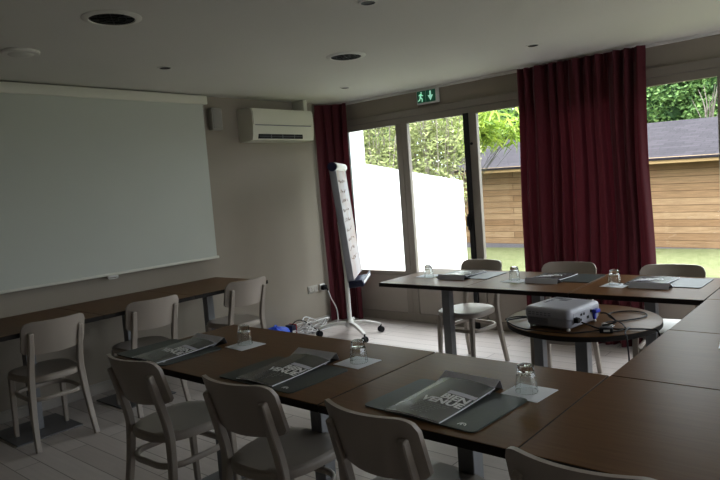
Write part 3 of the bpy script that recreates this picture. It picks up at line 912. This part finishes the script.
cp = MB().box(hx - 0.004, hx + 0.0015, -0.115, 0.118, 0.026, 0.076, 0.002)
cp.build('connector_panel', M['proj'], pr, smooth=0)
so = MB()
for y, z, w, h_ in ((-0.10, 0.045, 0.028, 0.024), (-0.045, 0.060, 0.016, 0.010), (-0.02, 0.060, 0.012, 0.010), (0.015, 0.040, 0.02, 0.012), (0.045, 0.062, 0.014, 0.012), (-0.05, 0.038, 0.014, 0.01)):
    so.box(hx + 0.0005, hx + 0.003, y - w / 2, y + w / 2, z - h_ / 2, z + h_ / 2)
so.build('socket', M['black'], pr, smooth=0)
MB().box(hx + 0.001, hx + 0.026, 0.055, 0.098, 0.050, 0.066, 0.003).box(hx + 0.001, hx + 0.014, 0.062, 0.078, 0.022, 0.052, 0.002).build('blue_connector', M['bluecon'], pr)
MB().box(hx + 0.001, hx + 0.024, -0.112, -0.086, 0.034, 0.056, 0.004).build('power_plug', M['black'], pr)
ft = 0
for fx, fy in ((-0.11, -0.12), (0.115, -0.125), (-0.11, 0.12), (0.115, 0.12)):
    MB().lathe([(0, 0.0), (0.010, 0.0), (0.010, 0.005), (0.007, 0.011), (0, 0.011)], 16, (fx, fy, 0)).build('foot', M['white'], pr)
pr.scale = (0.94, 1.0, 1.15)
pm = Matrix.Translation(pr.location) @ Matrix.Rotation(R(-9), 4, 'Z')
def pl(x, y, z):
    return pm @ Vector((x, y, z))
z0 = ZR + 0.0045
def lead(name, pts, r, m, label, n=7, flat=True):
    o = MB().tube(catmull(pts, n), r, 8).build(name, m, None, smooth=60)
    return tag(o, label, 'cable')
lead('video_cable', [pl(hx + 0.027, 0.077, 0.058), pl(hx + 0.06, 0.082, 0.056), pl(hx + 0.12, 0.05, 0.028), (-1.10, 3.03, z0 + 0.01), (-1.03, 3.02, z0 + 0.002), (-0.955, 3.05, z0 + 0.003), (-0.885, 3.07, z0 + 0.001), (-0.855, 3.07, z0 - 0.01), (-0.842, 3.06, 0.60), (-0.838, 3.05, 0.35), (-0.85, 2.98, 0.02), (-0.95, 2.9, 0.006)], 0.0042, M['black'], 'thick black video cable from the blue plug over the right table edge')
lead('power_cable', [pl(hx + 0.025, -0.099, 0.045), pl(hx + 0.055, -0.095, 0.036), pl(hx + 0.10, -0.05, 0.012), (-1.12, 3.12, z0 + 0.004), (-1.05, 3.22, z0), (-0.99, 3.33, z0), (-1.02, 3.42, z0), (-1.10, 3.44, z0), (-1.17, 3.36, z0 + 0.001), (-1.14, 3.24, z0 + 0.009), (-1.04, 3.12, z0 + 0.009), (-0.99, 3.02, z0 + 0.014)], 0.0036, M['black'], 'black power lead looping behind the projector to the adapter')
lead('power_cable', [(-1.62, 3.03, z0), (-1.60, 3.10, z0), (-1.53, 3.12, z0 + 0.002), (-1.585, 2.99, z0 + 0.006), (-1.53, 2.93, z0), (-1.45, 2.875, z0), (-1.40, 2.868, z0), (-1.30, 2.862, z0), (-1.20, 2.874, z0), (-1.13, 2.93, z0), (-1.09, 2.96, z0 + 0.004)], 0.0036, M['black'], 'black lead lying across the left half of the round table')
lead('grey_cable', [(-1.065, 2.955, z0 + 0.012), (-1.02, 2.99, z0), (-0.985, 3.06, z0 + 0.004), (-0.975, 3.0, z0 + 0.012), (-0.97, 2.955, z0 + 0.004), (-0.950, 2.915, z0 - 0.002), (-0.940, 2.90, 0.64), (-0.925, 2.89, 0.50), (-0.88, 2.91, 0.30), (-0.86, 2.92, 0.05), (-0.90, 2.8, 0.006)], 0.0038, M['darkcable'], 'dark grey cable hanging down off the near edge of the round table')
ad = thing('power_adapter', (-1.060, 2.965, ZR), R(20), 'small black power adapter block beside the projector', 'adapter')
MB().box(-0.030, 0.030, -0.022, 0.022, 0.0, 0.026, 0.005).build('case', M['black'], ad)
MB().box(-0.012, 0.016, -0.0225, -0.0215, 0.008, 0.018).build('sticker', M['white'], ad, smooth=0)
wp = thing('white_plug', (-1.085, 3.065, ZR), R(-25), 'small white plug lying on the round table behind the adapter', 'plug')
MB().box(-0.034, 0.020, -0.011, 0.011, 0.0, 0.018, 0.004).build('body', M['white'], wp)
MB().box(0.020, 0.034, -0.007, 0.007, 0.004, 0.014, 0.002).build('tip', M['chrome'], wp)

# ------------------------------------------------------------------ flipchart
fc = thing('flipchart', (-4.262, 4.686, 0), 0, 'white mobile flipchart easel with used paper in the window corner', 'flipchart')
hz = 0.115
MB().tube([(0, 0, 0.09), (0, 0, 0.6), (-0.03, -0.01, 1.15)], [0.024, 0.022, 0.020], 16, up=Vector((0, 1, 0))).build('pole', M['white'], fc)
MB().lathe([(0, 0.075), (0.05, 0.078), (0.055, 0.10), (0.04, 0.135), (0.026, 0.15)], 24).build('hub', M['white'], fc)
legs = [(-0.205, -0.238), (0.395, -0.24), (0.255, 0.18), (-0.12, 0.30)]
legs = [(-0.215, -0.235), (0.255, -0.18 + 0.36), (0.39, -0.238), (-0.20, 0.28)]
for lx, ly in legs:
    pts = catmull([(0.02 * lx, 0.02 * ly, 0.110), (lx * 0.4, ly * 0.4, 0.118), (lx * 0.8, ly * 0.8, 0.100), (lx, ly, 0.080)], 4)
    n = len(pts)
    o = MB().sweep(pts, [[(a * (1 - 0.45 * i / n), b * (1 - 0.4 * i / n)) for a, b in ((-0.024, -0.016), (0.024, -0.016), (0.020, 0.016), (-0.020, 0.016))] for i in range(n)]).build('leg', M['white'], fc, smooth=50)
    d = Vector((lx, ly, 0)).normalized(); a = math.atan2(d.y, d.x) + 0.6
    c = MB()
    for s_ in (-0.016, 0.016):
        m4 = Matrix.Translation((lx, ly, 0.031)) @ Matrix.Rotation(a, 4, 'Z')
        t = MB().lathe([(0, -0.009), (0.026, -0.009), (0.030, -0.005), (0.030, 0.005), (0.026, 0.009), (0, 0.009)], 20, (0, 0, 0), 'y')
        bmesh.ops.transform(t.bm, matrix=m4 @ Matrix.Translation((0, s_, 0)), verts=list(t.bm.verts))
        t.bm.normal_update(); c._merge(t.bm)
    c.box(lx - 0.006, lx + 0.006, ly - 0.006, ly + 0.006, 0.04, 0.085)
    c.build('castor', M['black'], o, smooth=40)
# board frame: local x along the board (away from the camera), local y normal side, leaning back
ang = 124.0
bmx = Matrix.Translation((0.045, 0.02, 1.135)) @ Matrix.Rotation(R(ang), 4, 'Z') @ Matrix.Rotation(R(-5.0), 4, 'X')
W2, H2 = 0.335, 0.555
def fpart(name, mb, m, parent=fc, smooth=35):
    bmesh.ops.transform(mb.bm, matrix=bmx, verts=list(mb.bm.verts))
    return mb.build(name, m, parent, smooth=smooth)
# face looks toward local -y
fb = fpart('board', MB().box(-W2, W2, -0.010, 0.012, -H2, H2, 0.003), M['white'])
fpart('side_rail', MB().box(-W2 - 0.012, -W2 + 0.004, -0.028, 0.038, -H2, H2, 0.006), M['greycable'])
fpart('side_rail', MB().box(W2 - 0.004, W2 + 0.012, -0.028, 0.026, -H2, H2, 0.006), M['greycable'])
fpart('paper_sheet', MB().box(-W2 + 0.01, W2 - 0.015, -0.026, -0.012, -H2 + 0.02, H2 - 0.03), M['flip'], smooth=0)
cl = MB().tube([(-W2 - 0.01, -0.008, H2 + 0.005), (W2 + 0.01, -0.008, H2 + 0.005)], 0.042, 16)
fpart('clamp_roll', cl, M['white'])
fpart('end_knob', MB().tube([(-W2 - 0.045, -0.002, H2 + 0.004), (-W2 - 0.008, -0.002, H2 + 0.004)], 0.044, 16), M['navy'])
tr = MB().box(-W2 - 0.02, W2 + 0.03, -0.105, 0.028, -H2 - 0.055, -H2 - 0.035, 0.006).box(-W2 - 0.02, W2 + 0.03, -0.112, -0.098, -H2 - 0.055, -H2 - 0.005, 0.005).box(-W2 - 0.022, -W2 - 0.004, -0.105, 0.030, -H2 - 0.055, -H2 + 0.012, 0.005)
fpart('pen_tray', tr, M['navy'])
fpart('pen_tray_insert', MB().box(-W2 + 0.05, W2 - 0.05, -0.114, -0.108, -H2 - 0.040, -H2 - 0.014, 0.002), M['white'])
# faint scribbles on the top sheet
sv = MB(); rnd = random.Random(9)
for k in range(9):
    z = H2 - 0.14 - k * 0.095; x = -W2 + 0.06
    pts = []
    for i in range(14):
        pts.append((x + i * 0.035 * rnd.uniform(0.7, 1.05), -0.0272, z + rnd.uniform(-0.018, 0.018)))
    sv.tube(catmull(pts, 3), 0.0022, 4, up=Vector((0, 1, 0)))
fpart('scribble', sv, mat('faded_marker_ink', (0.26, 0.20, 0.16), 0.8), fc, 60)

# ------------------------------------------------------------------ socket, plug, floor cables, blue bag
so = thing('wall_socket', (XL, 4.80, 0.41), 0, 'white double wall socket low on the left wall', 'socket')
rel('cover_plate', MB().box(XL, XL + 0.009, 4.715, 4.865, 0.37, 0.45, 0.003), M['spk'], so)
hs = MB()
for y in (4.752, 4.828):
    hs.lathe([(0.027, 0.0), (0.027, 0.004), (0.022, 0.0045), (0.021, 0.001), (0, 0.001)], 20, (XL + 0.0085, y, 0.41), 'x')
rel('socket_ring', hs, M['base'], so)
pg = thing('power_plug', (XL + 0.014, 4.93, 0.41), 0, 'black plug with white lead beside the wall socket', 'plug')
MB().box(0, 0.05, -0.030, 0.030, -0.026, 0.026, 0.010).build('plug_body', M['black'], pg)
MB().box(-0.014, 0.004, -0.038, 0.038, -0.038, 0.038, 0.003).build('socket_plate', M['white'], pg)
MB().tube(catmull([(0.05, 0, 0), (0.075, -0.01, -0.004), (0.085, 0.0, -0.03)], 4), [0.011] * 4 + [0.008] * 5, 8, up=Vector((0, 1, 0))).build('strain_relief', M['black'], pg)
lead('white_cable', [(XL + 0.099, 4.930, 0.375), (XL + 0.11, 4.95, 0.30), (XL + 0.12, 5.01, 0.18), (XL + 0.13, 5.02, 0.09), (XL + 0.16, 4.98, 0.03), (XL + 0.18, 4.9, 0.006), (-4.68, 4.75, 0.006), (-4.72, 4.6, 0.006)], 0.0065, M['cable'], 'white lead dropping from the black plug to the floor')
rnd = random.Random(21)
def coil(cx, cy, r, n, label, m, rr=0.0055, tall=0.12):
    pts = []
    for i in range(n * 8):
        a = 2 * PI * i / 8 + rnd.uniform(-0.25, 0.25)
        q = r * rnd.uniform(0.65, 1.15)
        z = 0.007 + tall * (0.5 + 0.5 * math.sin(a * 0.5 + 0.9 * i / 8)) * rnd.uniform(0.3, 1.0)
        pts.append((max(XL + 0.03, cx + q * math.cos(a)), cy + 1.5 * q * math.sin(a), z))
    return lead('cable_tangle', pts, rr, m, label, 5)
coil(-4.70, 4.62, 0.115, 6, 'tangle of white cables on the floor behind the flipchart foot', M['cable'], tall=0.15)
coil(-4.70, 4.45, 0.085, 5, 'loose loops of white cable beside the blue bag on the floor', M['cable'], tall=0.13)
lead('black_cord', [(-4.72, 4.29, 0.12), (-4.70, 4.33, 0.160), (-4.70, 4.40, 0.165), (-4.70, 4.48, 0.13), (-4.68, 4.56, 0.06), (-4.62, 4.6, 0.01)], 0.005, M['black'], 'thin black cord arching out of the small dark box by the wall')
bg = thing('blue_bag', (-4.72, 4.06, 0), 0, 'crumpled bright blue plastic bag on the floor by the left wall', 'bag')
rnd = random.Random(3)
def crump(u, v):
    a = 2 * PI * u; t = PI * (v * 0.5)
    rr = 1 + 0.16 * math.sin(5 * a + 3 * v) + 0.12 * math.sin(9 * a - 5 * v) + 0.06 * math.sin(17 * a + 11 * v)
    return Vector((0.10 * rr * math.cos(a) * math.cos(t), 0.20 * rr * math.sin(a) * math.cos(t), 0.002 + 0.145 * math.sin(t) * (1 + 0.15 * math.sin(7 * a))))
MB().grid(crump, 48, 12).build('bag_body', M['bluebag'], bg, smooth=20, fix=False)
MB().tube(catmull([(0.02, -0.05, 0.13), (0.03, -0.02, 0.17), (0.0, 0.03, 0.175), (0.0, 0.06, 0.13)], 4), 0.008, 6).build('handle', M['bluebag'], bg)
bx = thing('cable_box', (-4.725, 4.295, 0), 0, 'small dark box with red end strip between blue bag and white cables', 'box')
MB().box(-0.05, 0.05, -0.032, 0.025, 0.0, 0.135, 0.006).build('case', M['navy'], bx)
MB().box(-0.052, 0.052, 0.025, 0.035, 0.0, 0.14, 0.003).build('end_strip', M['red'], bx)
MB().box(0.0495, 0.0515, -0.028, 0.018, 0.02, 0.085).build('sticker', M['white'], bx, smooth=0)

# ------------------------------------------------------------------ outdoors
lw = MB().box(-30, 30, YW + 0.16, 40, -0.25, -0.03).build('lawn', M['lawn'], None, smooth=0); lw['kind'] = 'structure'
gw = thing('garden_wall', (-4.8, 6.6, -0.03), 0, 'white rendered garden wall with sloping top outside the left windows', 'wall')
w = MB()
a = [(5.672, -0.03), (7.80, -0.03), (7.80, 1.455), (7.74, 1.462), (5.672, 1.745)]
va = [w.bm.verts.new((-4.72, y, z)) for y, z in a]; vb_ = [w.bm.verts.new((-4.92, y, z)) for y, z in a]
w.bm.faces.new(va); w.bm.faces.new(list(reversed(vb_)))
for i in range(5):
    w.bm.faces.new((va[i], vb_[i], vb_[(i + 1) % 5], va[(i + 1) % 5]))
rel('wall_body', w, M['render'], gw, smooth=0)
pi_ = MB().box(-5.05, -4.72, YW + 0.031, YW + 0.28, -0.03, 2.23, 0.002).build('wall_pillar', M['pillar'], None, smooth=0)
tag(pi_, 'tall white pillar against the building just outside the left window', 'pillar')

shd = thing('garden_shed', (-3.5, 12.0, 0), 0, 'long low pine-clad shed with mauve grey shingle roof across the lawn', 'shed')
shd.rotation_euler = (0, R(1.2), 0)
def spart(name, mb, m, smooth=0):
    return mb.build(name, m, shd, smooth=smooth)
spart('cladding', MB().box(-3.9, 9.5, 0, 3.0, -0.005, 1.62), M['shed'])
spart('plinth', MB().box(-3.88, 9.48, -0.01, 2.98, -0.35, -0.004), M['plinth'])
spart('fascia', MB().box(-4.15, 9.75, -0.33, -0.29, 1.49, 1.60, 0.006), M['fascia'])
rf = MB()
vs = [rf.bm.verts.new(p) for p in ((-4.2, -0.36, 1.585), (9.8, -0.36, 1.585), (9.8, 2.6, 2.36), (-4.2, 2.6, 2.36), (-4.2, 5.3, 1.585), (9.8, 5.3, 1.585))]
rf.bm.faces.new((vs[0], vs[1], vs[2], vs[3])); rf.bm.faces.new((vs[3], vs[2], vs[5], vs[4]))
ro = rf.build('roof', M['roof'], shd, smooth=0, fix=False)
sm_ = ro.modifiers.new('thickness', 'SOLIDIFY'); sm_.thickness = 0.04

def leaves(V, F, pts, L, W, rnd, droop=0.3, flat=None):
    for p in pts:
        l = L * rnd.uniform(0.6, 1.3); wd = W * rnd.uniform(0.7, 1.2)
        a = rnd.uniform(0, 2 * PI); e = rnd.uniform(-0.9, 0.5) - droop
        d = Vector((math.cos(a) * math.cos(e), math.sin(a) * math.cos(e), math.sin(e)))
        s = d.cross(Vector((rnd.uniform(-1, 1), rnd.uniform(-1, 1), rnd.uniform(-1, 1)))); s.normalize()
        n = d.cross(s)
        k = len(V)
        m_ = p + d * l * 0.5
        V.extend([tuple(p), tuple(m_ + s * wd / 2 + n * wd * 0.15), tuple(p + d * l), tuple(m_ - s * wd / 2 + n * wd * 0.15)])
        F.append((k, k + 1, k + 2, k + 3))

def bush(name, base, stems, hgt, spread, nleaf, L, W, m, seed, label, cat, group, lean=(0, 0), stem_r=0.014, z0=0.2, bark='trunk', droop=0.0):
    rnd = random.Random(seed)
    root = thing(name, base, 0, label, cat, group)
    st = MB(); lines = []
    for i in range(stems):
        a = rnd.uniform(0, 2 * PI); q = spread * math.sqrt(rnd.random())
        top = Vector((math.cos(a) * q + lean[0], math.sin(a) * q + lean[1], hgt * rnd.uniform(0.72, 1.05)))
        b = Vector((math.cos(a) * q * 0.2, math.sin(a) * q * 0.2, 0))
        mid = b.lerp(top, 0.5) + Vector((rnd.uniform(-0.1, 0.1), rnd.uniform(-0.1, 0.1), 0.1))
        pts = catmull([b, mid, top], 5)
        lines.append(pts)
        st.tube(pts, [stem_r * (1 - 0.75 * j / len(pts)) * rnd.uniform(0.9, 1.1) for j in range(len(pts))], 5, up=Vector((0, 1, 0)))
        for k in range(3):
            t0 = rnd.uniform(0.4, 0.9); p0 = pts[int(t0 * (len(pts) - 1))]
            p1 = p0 + Vector((rnd.uniform(-1, 1), rnd.uniform(-1, 1), rnd.uniform(0.2, 1.2))) * 0.28 * hgt / 3
            tw = [p0, p0.lerp(p1, 0.5) + Vector((0, 0, 0.03)), p1]
            lines.append(tw); st.tube(tw, [stem_r * 0.5, stem_r * 0.35, stem_r * 0.2], 4, up=Vector((0, 1, 0)))
    st.build('stems', M[bark], root, smooth=0)
    P = []
    while len(P) < nleaf:
        ln = rnd.choice(lines); i = rnd.randrange(len(ln) - 1)
        p = ln[i].lerp(ln[i + 1], rnd.random())
        if p.z < z0 * hgt: continue
        P.append(p + Vector((rnd.gauss(0, 0.09), rnd.gauss(0, 0.09), rnd.gauss(0, 0.07))))
    V, F = [], []
    leaves(V, F, P, L, W, rnd, droop)
    raw('foliage', V, F, m, root)
    return root

def tree(name, base, hgt, crown_c, crown_r, nleaf, L, W, m, seed, label, group, bark='trunk'):
    rnd = random.Random(seed)
    root = thing(name, base, 0, label, 'tree', group)
    cc = Vector(crown_c)
    t = MB().tube(catmull([(0, 0, 0), (0.06, 0.03, cc.z * 0.5), cc], 4), [0.16 - 0.013 * i for i in range(9)], 8, up=Vector((0, 1, 0)))
    for k in range(6):
        a = 2 * PI * k / 6 + rnd.uniform(-0.3, 0.3)
        t.tube([(0, 0, cc.z * 0.55), cc + Vector((math.cos(a) * crown_r[0] * 0.6, math.sin(a) * crown_r[1] * 0.6, rnd.uniform(-0.3, 0.5) * crown_r[2]))], [0.06, 0.02], 5, up=Vector((0, 1, 0)))
    t.build('trunk', M[bark], root, smooth=50)
    blobs = []
    for k in range(34):
        d = Vector((rnd.gauss(0, 1), rnd.gauss(0, 1), rnd.gauss(0, 1))).normalized() * rnd.uniform(0.35, 1.0)
        blobs.append((cc + Vector((d.x * crown_r[0], d.y * crown_r[1], d.z * crown_r[2])), rnd.uniform(0.28, 0.5) * min(crown_r)))
    P = []
    for k in range(nleaf):
        c, r = blobs[rnd.randrange(len(blobs))]
        d = Vector((rnd.gauss(0, 1), rnd.gauss(0, 1), rnd.gauss(0, 1))).normalized() * r * rnd.uniform(0.6, 1.05)
        P.append(c + d)
    V, F = [], []
    leaves(V, F, P, L, W, rnd, 0.1)
    # dense inner mass of the crown
    t2 = bmesh.new(); bmesh.ops.create_icosphere(t2, subdivisions=3, radius=1.0)
    k = len(V)
    for v in t2.verts:
        q = 0.70 + 0.14 * math.sin(5 * v.co.x + seed) * math.sin(6 * v.co.y) + 0.07 * math.sin(9 * v.co.z)
        V.append(tuple(cc + Vector((v.co.x * crown_r[0] * q, v.co.y * crown_r[1] * q, v.co.z * crown_r[2] * q))))
    for f in t2.faces:
        F.append(tuple(v.index + k for v in f.verts))
    t2.free()
    raw('foliage', V, F, m, root)
    return root

g = 'olive shrubs beyond the white garden wall'
bush('tall_shrub', (-6.55, 8.2, -0.03), 26, 3.6, 0.75, 5200, 0.10, 0.035, M['leaf_dry'], 11, 'twiggy olive shrub seen through the leftmost window over the white wall', 'shrub', g)
bush('tall_shrub', (-5.75, 8.6, -0.03), 30, 3.6, 0.70, 5200, 0.10, 0.033, M['leaf_dry'], 12, 'twiggy olive shrub seen through the left glazed door over the white wall', 'shrub', g)
bush('tall_shrub', (-7.6, 10.4, -0.03), 26, 4.2, 0.75, 4200, 0.12, 0.04, M['leaf_dry'], 13, 'olive shrub standing behind the other two shrubs', 'shrub', g)
bush('lime_shrub', (-7.0, 10.1, -0.03), 16, 2.85, 0.62, 950, 0.30, 0.042, M['leaf_lime'], 14, 'lime green long-leaved shrub hanging before the shed roof', 'shrub', None, bark='darkbark', lean=(1.6, 0.0), droop=0.2, z0=0.76, stem_r=0.006)
g = 'deep green trees behind the shed'
names = ['deep green tree behind the shed at the right photo edge', 'deep green tree above the shed roof beside the wide curtain', 'deep green tree hidden mostly by the wide curtain',
         'deep green tree behind the shed seen past the lime shrub', 'deep green tree behind the olive shrubs', 'deep green tree furthest left beyond the white wall']
for i, (x, y, cz_, rx) in enumerate(((-2.7, 20.0, 3.5, 1.7), (-5.6, 20.3, 3.6, 1.7), (-8.5, 20.0, 3.8, 1.7), (-11.3, 20.0, 3.6, 1.7), (-13.4, 17.3, 3.4, 1.7), (-15.0, 14.6, 3.3, 1.6))):
    tree('leafy_tree', (x, y, -0.03), 5, (0, 0, cz_), (rx, 1.4, 2.3), 24000, 0.13, 0.08, M['leaf_dark'], 40 + i, names[i], g)
dead = thing('bare_tree', (-3.75, 18.2, -0.03), 0, 'pale leafless branches in front of the trees at the right', 'tree')
db = MB()
rnd = random.Random(5)
for k in range(9):
    b0 = Vector((0, 0, 1.9 + 0.1 * k)); a = rnd.uniform(-0.9, 0.9)
    tip = b0 + Vector((math.sin(a) * 0.6 + 0.15, rnd.uniform(-0.3, 0.3), 0.7 + 0.3 * rnd.random()))
    db.tube(catmull([b0, b0.lerp(tip, 0.5) + Vector((0.05, 0, -0.04)), tip], 4), [0.022 - 0.002 * j for j in range(9)], 5, up=Vector((0, 1, 0)))
db.build('branch', M['palebark'], dead, smooth=50)
MB().tube(catmull([(0, 0, 0), (0.02, 0, 1.5), (0.15, 0, 2.6), (0.3, 0, 3.4)], 4), [0.05 - 0.003 * j for j in range(13)], 6, up=Vector((0, 1, 0))).build('trunk', M['palebark'], dead, smooth=50)

# ------------------------------------------------------------------ light: overcast sky through the windows
world = bpy.data.worlds.new('overcast_sky'); bpy.context.scene.world = world; world.use_nodes = True
nt = world.node_tree; bgn = nt.nodes['Background']
tc = nt.nodes.new('ShaderNodeTexCoord'); sp_ = nt.nodes.new('ShaderNodeSeparateXYZ'); crr = nt.nodes.new('ShaderNodeValToRGB')
crr.color_ramp.elements[0].position = 0.0; crr.color_ramp.elements[0].color = (0.50, 0.545, 0.60, 1)
crr.color_ramp.elements[1].position = 0.85; crr.color_ramp.elements[1].color = (1.80, 1.86, 1.98, 1)
nt.links.new(tc.outputs['Generated'], sp_.inputs[0]); nt.links.new(sp_.outputs['Z'], crr.inputs['Fac'])
nt.links.new(crr.outputs['Color'], bgn.inputs['Color'])
bgn.inputs['Strength'].default_value = 6.8

def portal(loc, rot, sx, sy):
    l = bpy.data.lights.new('window_portal', 'AREA'); l.shape = 'RECTANGLE'; l.size = sx; l.size_y = sy
    l.cycles.is_portal = True
    o = bpy.data.objects.new('window_portal', l); col.objects.link(o); o.location = loc; o.rotation_euler = rot
for x0, x1 in ((-4.7, -2.4), (-2.3, -0.9), (-0.9, 1.0), (1.0, 3.2)):
    portal(((x0 + x1) / 2, YW + 0.1, 1.32), (R(-90), 0, 0), x1 - x0, 1.56)
for y0, y1 in ((2.6, 4.6),):
    portal((XR + 0.1, (y0 + y1) / 2, 1.325), (0, R(90), 0), 1.65, y1 - y0)

scn = bpy.context.scene
scn.view_settings.view_transform = 'Standard'
scn.view_settings.look = 'None'
scn.view_settings.exposure = 0.18
scn.view_settings.gamma = 0.92
scn.cycles.max_bounces = 12
scn.cycles.diffuse_bounces = 6
scn.cycles.transparent_max_bounces = 16
scn.cycles.sample_clamp_indirect = 4.0
scn.cycles.use_denoising = True
